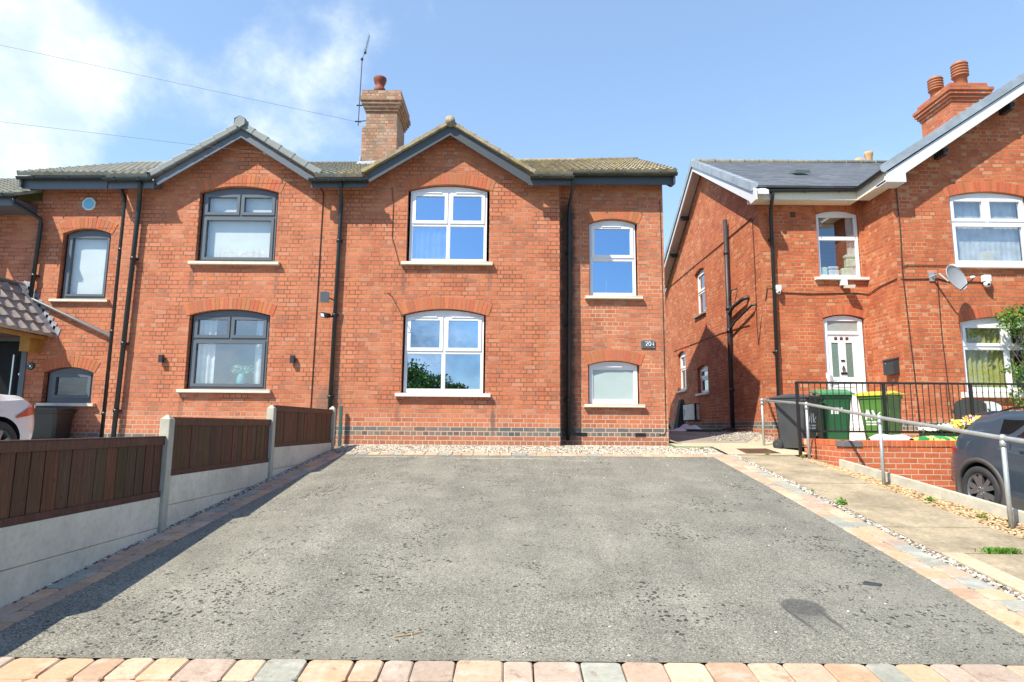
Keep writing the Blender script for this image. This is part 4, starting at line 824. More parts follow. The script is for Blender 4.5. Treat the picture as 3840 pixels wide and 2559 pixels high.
# white verges: side gable and big gable
vg = MB(); vg.prism([(6.07, 8.42), (1.42, 5.75), (1.42, 5.50), (1.72, 5.50), (1.80, 5.60), (6.07, 8.16)], 'x', 5.50, 5.54); vg.prism([(6.07, 8.42), (6.07, 8.16), (11.0, 5.40), (11.1, 5.42), (11.1, 5.58)], 'x', 5.50, 5.54)
vg.prism([(6.07, 8.40), (6.07, 8.30), (11.05, 5.50), (11.05, 5.60)], 'x', 5.54, XS-.002); vg.prism([(6.07, 8.40), (1.45, 5.74), (1.45, 5.64), (6.07, 8.30)], 'x', 5.54, XS-.002); vg.build('bargeboard', white_bd, HB)
for s_ in (0, 1):
    vc = MB(); N = 14
    for k in range(N):
        t0, t1 = k/N, (k+1)/N; ya = (1.55 if s_ == 0 else 11.15); yb = 6.07; Y0 = ya+(yb-ya)*t0; Y1 = ya+(yb-ya)*t1; ez = 5.90 if s_ == 0 else 5.63; Z0 = ez+(8.47-ez)*t0; Z1 = ez+(8.47-ez)*t1
        vc.hexa([(5.46, Y0, Z0-.16), (5.46, Y1, Z1-.16), (5.62, Y1, Z1-.03), (5.62, Y0, Z0-.03), (5.46, Y0, Z0+.055), (5.46, Y1, Z1+.038), (5.62, Y1, Z1+.04), (5.62, Y0, Z0+.055)])
    vc.build('verge_cap', mat('blue_grey_cap', (.30, .35, .41), .5, var=.25, scale=4), HB)
bg_ = MB(); bg_.plate([(7.98, 5.60), (8.40, 5.60), (8.40, 5.80), (12.6, 8.66), (16.8, 5.80), (17.2, 5.60), (17.2, 5.80), (12.6, 8.86), (7.98, 5.80)][::-1], [], 'y', .60, .635); bg_.box(7.98, 8.40, .635, .975, 5.60, 5.66); bg_.build('bargeboard', white_bd, HB)
vc = MB(); N = 20
for k in range(N):
    t0, t1 = k/N, (k+1)/N; xa = 7.94+4.66*t0; xb = 7.94+4.66*t1; za = 5.86+3.06*t0; zb = 5.86+3.06*t1
    vc.hexa([(xa, .57, za-.05), (xb, .57, zb-.05), (xb, .72, zb-.03), (xa, .72, za-.03), (xa, .57, za+.155), (xb, .57, zb+.14), (xb, .72, zb+.14), (xa, .72, za+.155)])
vc.build('verge_cap', mat('blue_grey_cap'), HB)
fs = MB(); fs.box(5.56, 8.0, 1.74, 2.09, 5.62, 5.86); fs.box(7.98, 8.28, .64, 1.76, 5.62, 5.85); fs.build('fascia', cream, HB)
gutter(HB, 5.54, 7.96, 5.82, 5.86, 1.68); gutter(HB, .62, 1.68, 5.88, 5.86, 7.93, ax='y')
def purlin(x0, x1, y0, y1, z0, z1): b = MB(); b.box(x0, x1, y0, y1, z0, z1); b.build('purlin_end', mat('dark_timber', (.03, .03, .028), .8), HB)
for x in (9.35, 10.9): z = 5.78+(x-8.40)*.681; purlin(x-.05, x+.05, .66, .975, z-.16, z-.02)
for y in (2.6, 3.7): z = 5.5+(y-1.6)*.59; purlin(5.6, XS-.003, y-.05, y+.05, z+.02, z+.14)
for y in (7.7, 9.2): z = 8.2-(y-6.07)*.565; purlin(5.56, XS-.003, y-.05, y+.05, z-.12, z)
downpipe(HB, [(6.0, 1.68, 5.78), (6.0, 1.70, 5.66), (6.07, 1.98, 5.45), (6.08, 2.02, 5.3), (6.04, 2.02, .10)], r=.040, brackets=[(6.07, 2.02, 4.75), (6.055, 2.02, 2.1)])
sp = MB(); sp.tube([(5.72, 4.11, .15), (5.72, 4.05, 5.92)], .056, 14)
for z in (5.0, 3.5, 2.9, 1.35): sp.lathe([(.058, z-.05), (.068, z-.05), (.068, z+.05), (.058, z+.05)], (5.72, 4.07, 0), 14)
sp.tube([(5.72, 4.0, 3.35), (5.69, 3.7, 3.45), (5.70, 3.0, 3.52), (5.82, 2.86, 3.55)], .046, 10); sp.tube([(5.72, 4.0, 2.92), (5.70, 3.6, 3.05), (5.72, 2.5, 3.27), (5.82, 2.42, 3.28)], .028, 8); sp.tube([(5.72, 3.98, 3.7), (5.68, 3.8, 3.72), (5.68, 3.7, 3.9), (5.8, 3.6, 3.92)], .02, 8)
sp.build('soil_pipe', mat('dark_cast_pipe', (.035, .03, .035), .5, var=.2), HB, smooth=True)
g = MB(); g.box(6.57, 6.70, YW-.004, YW+.01, 5.32, 5.45)
for k in range(4): g.box(6.585, 6.685, YW-.008, YW-.003, 5.335+k*.03, 5.35+k*.03)
g.build('air_vent', mat('brown_vent', (.09, .045, .03), .7), HB)
v = MB(); v.hexa([(7.30, 3.25, 6.92), (7.72, 3.25, 6.92), (7.72, 3.6, 7.10), (7.30, 3.6, 7.10), (7.34, 3.27, 7.02), (7.68, 3.27, 7.02), (7.64, 3.6, 7.16), (7.38, 3.6, 7.16)]); v.build('roof_vent', mat('dark_vent', (.06, .09, .09), .5), HB)
# orange chimney with two louvred pots
c2 = MB(); c2.box(11.35, 12.23, 3.0, 4.20, 7.9, 8.84)
for e, z0, z1 in ((.03, 8.80, 8.88), (.07, 8.88, 8.96), (.11, 8.96, 9.05), (.14, 9.05, 9.13), (.05, 9.13, 9.28)): c2.box(11.35-e, 12.23+e, 3.0-e, 4.20+e, z0, z1+.001)
c2o = c2.build('chimney', brick_c2, HB)
def louvre(x, y, z, h, r):
    p = MB(); prof = [(r*.78, z), (r*.74, z+h*.45)]
    for k in range(5): zz = z+h*(.45+.1*k); prof += [(r*.82, zz), (r, zz+h*.025), (r*.98, zz+h*.06), (r*.76, zz+h*.07)]
    prof += [(r*.85, z+h*.96), (r*.6, z+h), (.001, z+h*1.01)]; p.lathe(prof, (x, y, 0), 22); return p.build('chimney_pot', mat('orange_clay', (.42, .16, .08), .7, var=.2, scale=7), c2o, smooth=True)
louvre(11.86, 3.3, 9.28, .78, .20); louvre(11.66, 3.95, 9.28, .74, .19)
fl = MB(); fl.hexa([(11.30, 3.0, 8.10), (11.30, 4.25, 8.10), (11.36, 4.25, 8.1), (11.36, 3.0, 8.1), (11.30, 2.96, 8.32), (11.30, 4.25, 8.32), (11.36, 4.25, 8.34), (11.36, 2.96, 8.34)])
for k in range(5): x = 11.36+k*.17; z = 8.22+k*.115; fl.hexa([(x, 2.96, z-.2), (x+.17, 2.96, z-.1), (x+.17, 3.0, z-.1), (x, 3.0, z-.2), (x, 2.96, z+.16), (x+.17, 2.96, z+.16), (x+.17, 3.0, z+.16), (x, 3.0, z+.16)])
fl.build('flashing', lead, c2o)
c3 = MB(); c3.box(11.9, 12.75, 8.2, 8.8, 6.5, 9.5); c3o = c3.build('chimney', brick_c2, HB)
p = MB(); p.lathe([(.11, 9.45), (.115, 9.75), (.14, 9.86), (.15, 9.94), (.12, 9.94), (.10, 9.8)], (12.42, 8.5, 0), 18); p.build('chimney_pot', tanpot, c3o, smooth=True)
p = MB(); p.lathe([(.19, 9.5), (.17, 9.63), (.09, 9.72), (.001, 9.73)], (12.05, 8.5, 0), 14); p.build('chimney_pot', tanpot, c3o, smooth=True)
# ------------------------------------------------------------------ fence
wood_m = bpy.data.materials.new('stained_wood'); wood_m.use_nodes = True
def mk_wood():
    t = NT(wood_m.node_tree); p = t.n['Principled BSDF']; P = t.new('ShaderNodeNewGeometry').outputs['Position']
    a = t.new('ShaderNodeAttribute'); a.attribute_name = 'col'
    g = t.noise(t.vmath('MULTIPLY', P, (26, 26, 1.8)), 1.6, 7, .7, dist=1.0)
    c = t.mix(1, a.outputs['Color'], t.ramp(g, [(.3, (.42,)*3), (.52, (1,)*3), (.72, (1.7,)*3)]), 'MULTIPLY')
    kn = t.new('ShaderNodeTexVoronoi'); t.l.new(t.vmath('MULTIPLY', P, (5, 5, 3.2)), kn.inputs['Vector']); kn.inputs['Scale'].default_value = 1.1
    c = t.mix(t.math('MULTIPLY', t.step(kn.outputs['Distance'], .11, .05), .7), c, (.02, .008, .005, 1))
    c = t.mix(t.math('MULTIPLY', t.step(t.noise(P, 3.5, 5, .7), .55, .75), .35), c, (.19, .09, .055, 1))
    t.l.new(c, p.inputs['Base Color']); p.inputs['Roughness'].default_value = .62
    b = t.new('ShaderNodeBump'); b.inputs['Strength'].default_value = .5; b.inputs['Distance'].default_value = .004; t.l.new(g, b.inputs['Height']); t.l.new(b.outputs[0], p.inputs['Normal'])
mk_wood()
board_m = speckle('gravel_board_concrete', [(.62, .57, .44), (.74, .69, .55), (.80, .76, .62)], 18, big=.22, bigs=1.3)
FN = empty('garden_fence', (-3.4, -4, -.5), 'low brown timber fence panels between concrete posts, stepping down along the driveway', 'fence')
FP = [(-3.59, -10.75, .07), (-3.535, -8.14, .25), (-3.475, -5.70, .455), (-3.412, -3.154, .638), (-3.312, -.493, .705)]
for (x, y, zt) in FP:
    b = MB(); h = .05; zb = gz(y)-.25
    b.plate([(x-h, y-h), (x+h, y-h), (x+h, y-.022), (x+h*.5, y-.022), (x+h*.5, y+.022), (x+h, y+.022), (x+h, y+h), (x-h, y+h), (x-h, y+.022), (x-h*.5, y+.022), (x-h*.5, y-.022), (x-h, y-.022)][::1], [], 'z', zb, zt-.05) if False else b.box(x-h, x+h, y-h, y+h, zb, zt-.045)
    b.add([(x-h, y-h, zt-.045), (x+h, y-h, zt-.045), (x+h, y+h, zt-.045), (x-h, y+h, zt-.045), (x-.012, y-.012, zt), (x+.012, y-.012, zt), (x+.012, y+.012, zt), (x-.012, y+.012, zt)], [(0, 1, 5, 4), (1, 2, 6, 5), (2, 3, 7, 6), (3, 0, 4, 7), (4, 5, 6, 7)])
    b.build('post', concrete, FN, bev=.006)
WC = [(.085, .034, .016), (.095, .040, .019), (.072, .029, .014), (.105, .045, .021), (.08, .035, .018)]
PT = [(.02, -.55, -.83), (.232, -.350, -.645), (.422, -.158, -.445), (.628, .042, -.26)]
for i, (zt, zw, zg) in enumerate(PT):
    x0, y0, _ = FP[i]; x1, y1, _ = FP[i+1]; ya, yb = y0+.052, y1-.052
    fx = lambda y: x0+(x1-x0)*(y-y0)/(y1-y0)
    b = MB()
    def slab(ya_, yb_, za, zb_, o0, o1, tw=0):
        q0, q1 = fx(ya_), fx(yb_); b.hexa([(q0+o0, ya_, za), (q1+o0, yb_, za), (q1+o1+tw, yb_, za), (q0+o1, ya_, za), (q0+o0, ya_, zb_), (q1+o0, yb_, zb_), (q1+o1+tw, yb_, zb_), (q0+o1, ya_, zb_)])
    n = int((yb-ya)/.132); bw = (yb-ya)/n
    for k in range(n):
        b.col = tuple(c*random.uniform(.75, 1.25) for c in random.choice(WC)); slab(ya+k*bw+.004, ya+(k+1)*bw-.004, zw+.02, zt-.01, -.012, .006, random.uniform(-.004, .006))
    b.col = (.03, .015, .01); slab(ya, yb, zw+.02, zt-.02, -.02, -.013)
    b.col = (.105, .045, .028); slab(ya, yb, zt-.075, zt, -.022, .022); b.col = (.08, .032, .02); slab(ya, yb, zw, zw+.055, -.022, .020)
    b.col = (.11, .06, .04); slab(ya, yb, zt+.001, zt+.012, -.03, .026)
    b.build('fence_panel', wood_m, FN, bev=.003)
    b = MB(); b.col = (1, 1, 1); slab(ya, yb, zg, zw-.002, -.022, .022); slab(ya, yb, min(gz(ya), gz(yb))-.3, zg-.005, -.020, .020); b.build('gravel_board', board_m, FN, bev=.005)
gp = MB(); gp.box(-3.285, -3.235, -.13, -.08, -.05, .72); gp.build('x', mat('green_paint', (.035, .10, .10), .5, var=.3, scale=6))
o = bpy.data.objects['x']; o.name = 'green_post'; tag(o, 'dark green square post against the brick wall at the far end of the fence', 'post')
# ------------------------------------------------------------------ kerb, garden wall, railings, handrail
kb = MB(); KP = [(5.215, -2.0), (5.30, -3.15), (5.37, -4.1), (5.47, -5.25), (5.60, -6.6), (5.72, -8.4)]
for (xa, ya), (xb, yb) in zip(KP[:-1], KP[1:]):
    za, zb = gz(ya), gz(yb); g = .004
    kb.hexa([(xb, yb, zb-.6), (xb+.055, yb+g, zb-.6), (xa+.055, ya-g, za-.6), (xa, ya-g, za-.6), (xb, yb+g, zb+.125), (xb+.055, yb+g, zb+.125), (xa+.055, ya-g, za+.125), (xa, ya-g, za+.125)])
tag(kb.build('concrete_edging', concrete, bev=.006), 'pale concrete edging boards between the tan gravel and the lower driveway', 'kerb')
def hw():
    o = empty('garden_wall', (6.5, -1.9, -.5), 'low orange brick retaining wall topped with bricks on edge, behind the blue car', 'wall')
    L = [(5.34, -.60), (5.30, -2.02)]; zt = .185; cb = .105
    b = MB()
    b.hexa([(5.31, -2.02, -.9), (14, -2.02, -.9), (14, -1.80, -.9), (5.31, -1.80, -.9), (5.31, -2.02, zt-cb), (14, -2.02, zt+.03-cb), (14, -1.80, zt+.03-cb), (5.31, -1.80, zt-cb)])
    b.hexa([(5.31, -1.799, -.6), (5.53, -1.799, -.6), (5.55, -.60, -.3), (5.34, -.60, -.3), (5.31, -1.799, zt-cb), (5.53, -1.799, zt-cb), (5.55, -.60, zt-cb), (5.34, -.60, zt-cb)])
    b.build('wall', brick_g, o)
    c = MB(); tones = [(.58, .15, .055), (.62, .17, .065), (.53, .125, .045), (.60, .16, .06)]
    x = 5.60
    while x < 12: c.col = tuple(q*random.uniform(.9, 1.08) for q in random.choice(tones)); zz = zt+(x-5.3)*.0035; c.bevbox(x+.004, x+.074, -2.03, -1.80, zz-cb+.006, zz, .005); x += .078
    y = -1.80
    while y < -.62: c.col = tuple(q*random.uniform(.9, 1.08) for q in random.choice(tones)); c.bevbox(5.305+(y+2)*.02, 5.54, y+.004, y+.074, zt-cb+.006, zt, .005); y += .078
    c.col = (.16, .15, .15); c.bevbox(5.285, 5.595, -2.04, -1.81, zt-cb-.0, zt-.01, .006)
    c.col = (.6, .47, .33); c.box(5.6, 12, -2.02, -1.81, zt-cb-.004, zt-.01); c.box(5.33, 5.53, -1.80, -.62, zt-cb-.004, zt-.012)
    c.build('coping', voussoir, o)
hw()
RL = empty('metal_railing', (7, -1.05, .04), 'black metal railing with thin upright bars behind the wheelie bin and low brick wall', 'railing')
for x, zb in ((5.055, -.12), (6.59, .05), (8.13, .05), (9.67, .05)):
    b = MB(); b.box(x-.024, x+.024, -1.074, -1.026, zb, 1.165); b.build('post', blk_steel, RL, bev=.003)
b = MB(); b.box(5.03, 10.6, -1.078, -1.022, 1.155, 1.190); b.build('top_rail', blk_steel, RL, bev=.003)
b = MB(); b.box(5.08, 10.6, -1.07, -1.03, .300, .335); b.build('bottom_rail', blk_steel, RL, bev=.003)
b = MB(); b.tube([(5.16, -1.05, .33), (5.16, -1.05, 1.16)], .0075, 6); bal = b.build('baluster', blk_steel, RL)
k = 1
for i in range(1, 52):
    x = 5.16+i*.106
    if min(abs(x-q) for q in (6.59, 8.13, 9.67)) < .04 or x > 10.6: continue
    c = bal.copy(); C.objects.link(c); c.parent = RL; c.location.x += i*.106
HR = empty('handrail', (5.1, -3, -.4), 'galvanised tubular steel handrail beside the sloping concrete path', 'handrail')
HP = [(4.95, .25, .91), (5.10, -1.27, .785), (5.13, -3.33, .525), (5.20, -5.39, .285), (5.27, -7.5, .05)]
for i, (x, y, z) in enumerate(HP):
    b = MB(); b.tube([(x, y, (gz(y) if y < 0 else .03)-.1), (x, y, z)], .024, 12); b.build('post', galv, HR, smooth=True)
    b = MB(); b.lathe([(.001, z-.036), (.02, z-.033), (.034, z-.012), (.036, z+.005), (.030, z+.026), (.015, z+.036), (.001, z+.038)], (x, y, 0), 14); b.lathe([(.024, z-.09), (.031, z-.09), (.031, z-.03), (.024, z-.03)], (x, y, 0), 14); b.build('joint', galv, HR, smooth=True)
b = MB(); b.tube([(x, y, z) for x, y, z in HP]+[(5.3, -8.6, -.08)], .024, 12); b.build('rail', galv, HR, smooth=True)
b = MB(); b.tube([(4.93, .25, .91), (5.80, 2.05, 1.02)], .024, 12); b.build('rail', galv, HR, smooth=True)
# ------------------------------------------------------------------ wheelie bins
def logo(m_parent, x, z, s, mt, y=-.0, lines=2):
    """white 'A' with a bird-like stroke and two lines of small text, on the front face"""
    b = MB()
    def st(p, q, w_): 
        d = Vector((q[0]-p[0], 0, q[1]-p[1])); n = Vector((-d.z, 0, d.x)).normalized()*w_/2
        P_ = Vector((p[0], 0, p[1])); Q_ = Vector((q[0], 0, q[1])); b.add([(v.x*s+x, y, v.z*s+z) for v in (P_-n, Q_-n, Q_+n, P_+n)], [(0, 1, 2, 3)])
    st((0, 0), (.28, 1), .22); st((.56, 0), (.28, 1), .22); st((.10, .3), (.46, .3), .16)
    st((.75, .95), (1.0, .1), .20); st((1.0, .1), (1.15, .45), .14); st((1.05, .3), (1.5, .75), .10); st((1.12, .25), (1.35, .05), .1)
    for r in range(lines):
        zz = -.28-r*.26; u = 0.0
        while u < 1.5:
            l = random.uniform(.07, .13); b.add([(x+u*s, y, z+zz*s), (x+(u+l)*s, y, z+zz*s), (x+(u+l)*s, y, z+(zz+.15)*s), (x+u*s, y, z+(zz+.15)*s)], [(0, 1, 2, 3)]); u += l+.035
    return b.build('logo', mt, m_parent)
print_m = mat('white_print', (.86, .87, .88), .6, var=.05)
def wheelie(label, body_m, lid_m, loc, rz, lidtilt=.03, lg=True, number=False, rise=.0, lid_b=None, group=None):
    b0 = Vector((0, 0, 0)); o = empty('wheelie_bin', (0, 0, 0), label, 'wheelie bin', group)
    def ringp(w_, f, k, z, c=.05):   # w half width, front y -f, back y k, chamfered corners
        return [(-w_+c, -f, z), (w_-c, -f, z), (w_, -f+c, z), (w_, k-c*.5, z), (w_-c*.5, k, z), (-w_+c*.5, k, z), (-w_, k-c*.5, z), (-w_, -f+c, z)]
    lv = [ringp(.215, .20, .24, .04), ringp(.225, .225, .25, .10), ringp(.262, .315, .30, .80), ringp(.270, .335, .32, .90), ringp(.285, .355, .34, .905), ringp(.288, .36, .345, .96)]
    v = [p for l in lv for p in l]; f = [(8*j+i, 8*j+(i+1) % 8, 8*j+8+(i+1) % 8, 8*j+8+i) for j in range(5) for i in range(8)]+[tuple(range(8))[::-1]]
    m = MB(); m.add(v, f)
    for sx in (-1, 1):   # moulded arch panel on each side, slightly proud
        q = [(-.16, .10), (.13, .10), (.17, .62), (.13, .72), (-.16, .72), (-.22, .62)]
        wz = lambda z: .2175+(z-.04)*.058+.0
        m.add([(sx*(wz(z)+.006), y, z) for y, z in q], [tuple(range(6))])
        m.add([(sx*(wz(z)+.006), y, z) for y, z in q]+[(sx*(wz(z)-.01), y, z) for y, z in q], [(i, (i+1) % 6, 6+(i+1) % 6, 6+i) for i in range(6)])
    m.box(-.20, .20, .24, .30, .78, .84); body = m.build('body', body_m, o, bev=.008)
    # front arched panel
    q = [(-.13, .12), (.13, .12), (.165, .60), (.12, .70), (-.12, .70), (-.165, .60)]; fy = lambda z: -(.205+(z-.04)*.130)-.008
    pn = MB(); pn.add([(x, fy(z), z) for x, z in q]+[(x, fy(z)+.02, z) for x, z in q], [tuple(range(6))]+[(i, (i+1) % 6, 6+(i+1) % 6, 6+i) for i in range(6)])
    # lid, hinged at the back, domed
    ld = MB(); n = 6; rows = []
    for j in range(n+1):
        t = j/n; y = -.385+.76*t; zb = .965+rise*t; h = .028+.055*math.sin(math.pi*min(1, t*1.05))
        w_ = .305; rows.append([(-w_, y, zb), (-w_, y, zb+h*.55), (-w_*.86, y, zb+h), (w_*.86, y, zb+h), (w_, y, zb+h*.55), (w_, y, zb)])
    vv = [p for r in rows for p in r]; ff = [(6*j+i, 6*j+i+1, 6*j+7+i, 6*j+6+i) for j in range(n) for i in range(5)]+[tuple(range(6)), tuple(range(6*n, 6*n+6))[::-1]]+[(6*j+5, 6*j, 6*j+6, 6*j+11) for j in range(n)]
    ld.add(vv, ff); lid = ld.build('lid', lid_m, o, bev=.006)
    hd = MB(); hd.tube([(-.22, .42, .955+rise), (.22, .42, .955+rise)], .016, 8)
    for sx in (-.2, 0, .2): hd.box(sx-.02, sx+.02, .33, .43, .93, .985+rise)
    hd.build('handle', body_m if lid_b is None else lid_b, lid)
    for sx in (-1, 1):
        wh_ = MB(); wh_.lathe([(.02, -.022), (.06, -.024), (.095, -.018), (.10, 0), (.095, .018), (.06, .024), (.02, .022)], (sx*.245, .285, .10), 20, 'x'); wo = wh_.build('wheel', rubber, o, smooth=True)
        hb = MB(); hb.lathe([(.001, -.03), (.035, -.028), (.04, -.01), (.04, .01), (.035, .028), (.001, .03)], (sx*.245, .285, .10), 12, 'x'); hb.build('hub', mat('dark_hub', (.06, .06, .06), .5), wo)
    ax_ = MB(); ax_.tube([(-.24, .285, .10), (.24, .285, .10)], .012, 6); ax_.build('axle', galv, o)
    if lg:
        lo = logo(o, -.15, .50, .19, print_m, 0)
        me = lo.data; off = lo.location
        for v_ in me.vertices: z = v_.co.z+off.z; v_.co.y = fy(z)-.006-off.y
    if number:
        for (s_, zc, hh) in (('text', .70, .02), ('number', .60, .07)):
            nb = MB(); x = -.10
            for i_ in range(7 if hh < .05 else 3):
                ww_ = .022 if hh < .05 else .035
                nb.add([(x, 0, zc), (x+ww_, 0, zc), (x+ww_, 0, zc+hh), (x, 0, zc+hh)], [(0, 1, 2, 3)]); x += ww_*1.35
            no = nb.build('print', print_m, o)
            for v_ in no.data.vertices: v_.co.y = fy(v_.co.z+no.location.z)-.006-no.location.y
    o.location = loc; o.rotation_euler.z = rz; return o
bin_grey = mat('grey_bin_plastic', (.055, .06, .065), .42, var=.2, scale=3); bin_green = mat('dark_green_bin_plastic', (.02, .115, .045), .4, var=.15, scale=3)
bin_lime = mat('lime_bin_plastic', (.10, .24, .05), .4, var=.12, scale=3); lid_y = mat('yellow_lid_plastic', (.72, .62, .06), .4, var=.1); lid_g = mat('faded_green_lid', (.07, .26, .11), .4, var=.15)
bin_dark = mat('dark_bin_plastic', (.045, .047, .045), .4, var=.2, scale=3)
G_ = 'wheelie bins by the front doors'
wheelie('dark grey wheelie bin with white logo standing on the path by the handrail', bin_grey, bin_grey, (5.42, -.22, -.04), R(38), group=G_)
wheelie('dark green wheelie bin with paler green lid behind the black railing', bin_green, lid_g, (6.20, .02, .04), R(-11), lg=False, number=True, rise=.07, group=G_)
wheelie('lime green wheelie bin with bright yellow lid behind the black railing', bin_lime, lid_y, (7.19, .10, .04), R(-56), rise=.02, group=G_, lid_b=bin_lime)
wheelie('black wheelie bin under the small grey window by the white car', bin_dark, bin_dark, (-8.93, .06, -.36), R(8), lg=False, group=G_)
# ------------------------------------------------------------------ cars
def car(label, paint, prm, loc, rz):
    """rear at y=0, nose towards -y, left/right = x; built as one lofted shell with wheel arches cut out"""
    o = empty('parked_car', (0, 0, 0), label, 'car')
    L, Wd = prm['L'], prm['W']/2; top = prm['top']; belt = prm['belt']
    def interp(tab, s):
        for (a, va), (b_, vb) in zip(tab[:-1], tab[1:]):
            if s <= b_:
                t = (s-a)/(b_-a); t = max(0, t); t = t*t*(3-2*t) if prm.get('smooth', True) else t; return va+(vb-va)*t
        return tab[-1][1]
    def plan(s):   # half width along the length
        e = min(s, L-s); k = prm['rc']; return Wd*(1-.17*max(0, 1-e/k)**2.4-.035*max(0, 1-e/(3*k))**2)
    def sec(s):
        w_ = plan(s); zt = interp(top, s); zb = min(interp(belt, s), zt-.03); z0 = prm['sill']+.10*max(0, 1-s/.5)**2+.06*max(0, 1-(L-s)/.5)**2
        P = [(0, z0), (w_*.7, z0), (w_*.93, z0+.015)]
        for t, k in ((.12, .972), (.3, .995), (.5, 1.0), (.68, .992), (.78, .985), (.90, .965), (1.0, .945)): P.append((w_*k, z0+.02+(zb-z0-.02)*t))
        gh = zt-zb; tum = .22 if gh > .2 else .5
        for t in (.12, .35, .6, .82): P.append((w_*(.935-tum*t*.75*min(1, gh/.3)), zb+gh*(.02+.86*t)))
        P.append((w_*(.72 if gh > .2 else .6), zb+gh*.93)); P.append((w_*.45, zb+gh*.985)); P.append((0, zt))
        return P
    ss = sorted(set([0, .03, .07, .12, .18, .25, .32, .4, .5, .6, .7, .8]+[.9+.12*i for i in range(int((L-1.7)/.12))]+[L-.8+.1*i for i in range(6)]+[L-.25, L-.18, L-.1, L-.05, L]))
    rows = [sec(s) for s in ss]; n = len(rows[0]); b = MB(); v = []
    for s, r in zip(ss, rows): v += [(x, -s, z) for x, z in r]+[(-x, -s, z) for x, z in r[-2:0:-1]]
    m = 2*n-2
    f = [(j*m+i, j*m+(i+1) % m, (j+1)*m+(i+1) % m, (j+1)*m+i) for j in range(len(ss)-1) for i in range(m)]+[tuple(range(m)), tuple((len(ss)-1)*m+i for i in range(m))[::-1]]
    b.add(v, f); body = b.build('body', paint, o, smooth=True)
    # wheel arches cut by boolean, then applied
    cut = MB()
    for yw in prm['wheels']:
        for sx in (-1, 1):
            cut.prism([(-yw+prm['arch']*math.cos(2*math.pi*k/44), prm['wr']+.01+prm['arch']*math.sin(2*math.pi*k/44)) for k in range(44)], 'x', min(sx*(Wd-.30), sx*(Wd+.2)), max(sx*(Wd-.30), sx*(Wd+.2)))
    co = cut.build('cutter', mat('dark_brake', (.02, .02, .02), .6))
    md = body.modifiers.new('cut', 'BOOLEAN'); md.operation = 'DIFFERENCE'; md.object = co; md.solver = 'EXACT'; md.material_mode = 'TRANSFER'
    bpy.context.view_layer.update(); dg = bpy.context.evaluated_depsgraph_get(); nm = bpy.data.meshes.new_from_object(body.evaluated_get(dg)); body.modifiers.clear(); body.data = nm
    bpy.data.objects.remove(co)
    try: nm.set_sharp_from_angle(angle=R(35))
    except Exception: pass
    def surf(s, t):   # point on the side surface at fraction t of the greenhouse height
        r = sec(s); A = r[9:14]; u = t*(len(A)-1); i = min(int(u), len(A)-2); q = u-i; return (A[i][0]+(A[i+1][0]-A[i][0])*q, A[i][1]+(A[i+1][1]-A[i][1])*q)
    for sx in (-1, 1):
        for (name, s0, s1, m_) in prm['glazing']:
            for (poly, mm, off, nm_) in ((s0, m_, .006, name),):
                # poly: list of (s, t); fill by fan strips along s
                g = MB(); lo = poly['lo']; hi = poly['hi']; N = 8; vv = []
                for i in range(N+1):
                    a = i/N; sl = lo[0][0]+(lo[1][0]-lo[0][0])*a; sh = hi[0][0]+(hi[1][0]-hi[0][0])*a
                    for j in range(5):
                        c_ = j/4; s_ = sl+(sh-sl)*c_; t_ = poly['t0']+(poly['t1']-poly['t0'])*c_; x, z = surf(s_, t_); vv.append((sx*(x+off), -s_, z))
                g.add(vv, [(5*i+j, 5*i+j+1, 5*i+5+j+1, 5*i+5+j) for i in range(N) for j in range(4)]); g.build(nm_, mm, o, smooth=True)
    for yw in prm['wheels']:
        for sx in (-1, 1):
            wr = prm['wr']; cx = sx*(Wd-.115); T = MB()
            T.lathe([(wr*.70, sx*-.10), (wr*.93, sx*-.11), (wr*.995, sx*-.085), (wr, 0), (wr*.995, sx*.085), (wr*.94, sx*.108), (wr*.82, sx*.112), (wr*.72, sx*.10), (wr*.70, sx*.09)], (cx, -yw, wr), 44, 'x'); wo = T.build('wheel', rubber, o, smooth=True)
            rm = MB(); rm.lathe([(wr*.72, sx*.10), (wr*.70, sx*.09), (wr*.67, sx*.085), (wr*.66, sx*.03), (wr*.62, sx*-.02)], (cx, -yw, wr), 44, 'x')
            rm.lathe([(.001, sx*.085), (wr*.13, sx*.085), (wr*.16, sx*.07), (wr*.16, sx*.02)], (cx, -yw, wr), 20, 'x')
            ro = rm.build('rim', alloy, wo, smooth=True)
            sp_ = MB(); X0 = cx+sx*.085
            for k in range(5):
                a0 = 2*math.pi*k/5+prm['spin']
                for dl in (-.26, .26):
                    d0_ = Vector((0, math.sin(a0+dl*.2), math.cos(a0+dl*.2))); d1_ = Vector((0, math.sin(a0+dl), math.cos(a0+dl)))
                    hub = Vector((X0, -yw, wr))+d0_*wr*.13; rimp = Vector((X0-sx*.004, -yw, wr))+d1_*wr*.68; n_ = (rimp-hub).cross(Vector((1, 0, 0))).normalized()
                    q = [hub-n_*.032, hub+n_*.032, rimp+n_*.030, rimp-n_*.030]
                    sp_.hexa([tuple(p_) for p_ in q]+[(p_.x-sx*.035, p_.y, p_.z) for p_ in q])
            sp_.build('spoke', alloy, wo)
            for k in range(5):
                nt = MB()
                a0 = 2*math.pi*k/5+.6; nt.lathe([(.001, sx*.094), (.011, sx*.094), (.011, sx*.08)], (cx, -yw+.05*math.sin(a0), wr+.05*math.cos(a0)), 8, 'x'); nt.build('wheel_nut', lightalloy, wo)
            dk_ = MB(); dk_.lathe([(.001, sx*-.02), (wr*.62, sx*-.02)], (cx, -yw, wr), 30, 'x'); dk_.build('brake_disc', mat('dark_brake', (.02, .02, .02), .6), wo)
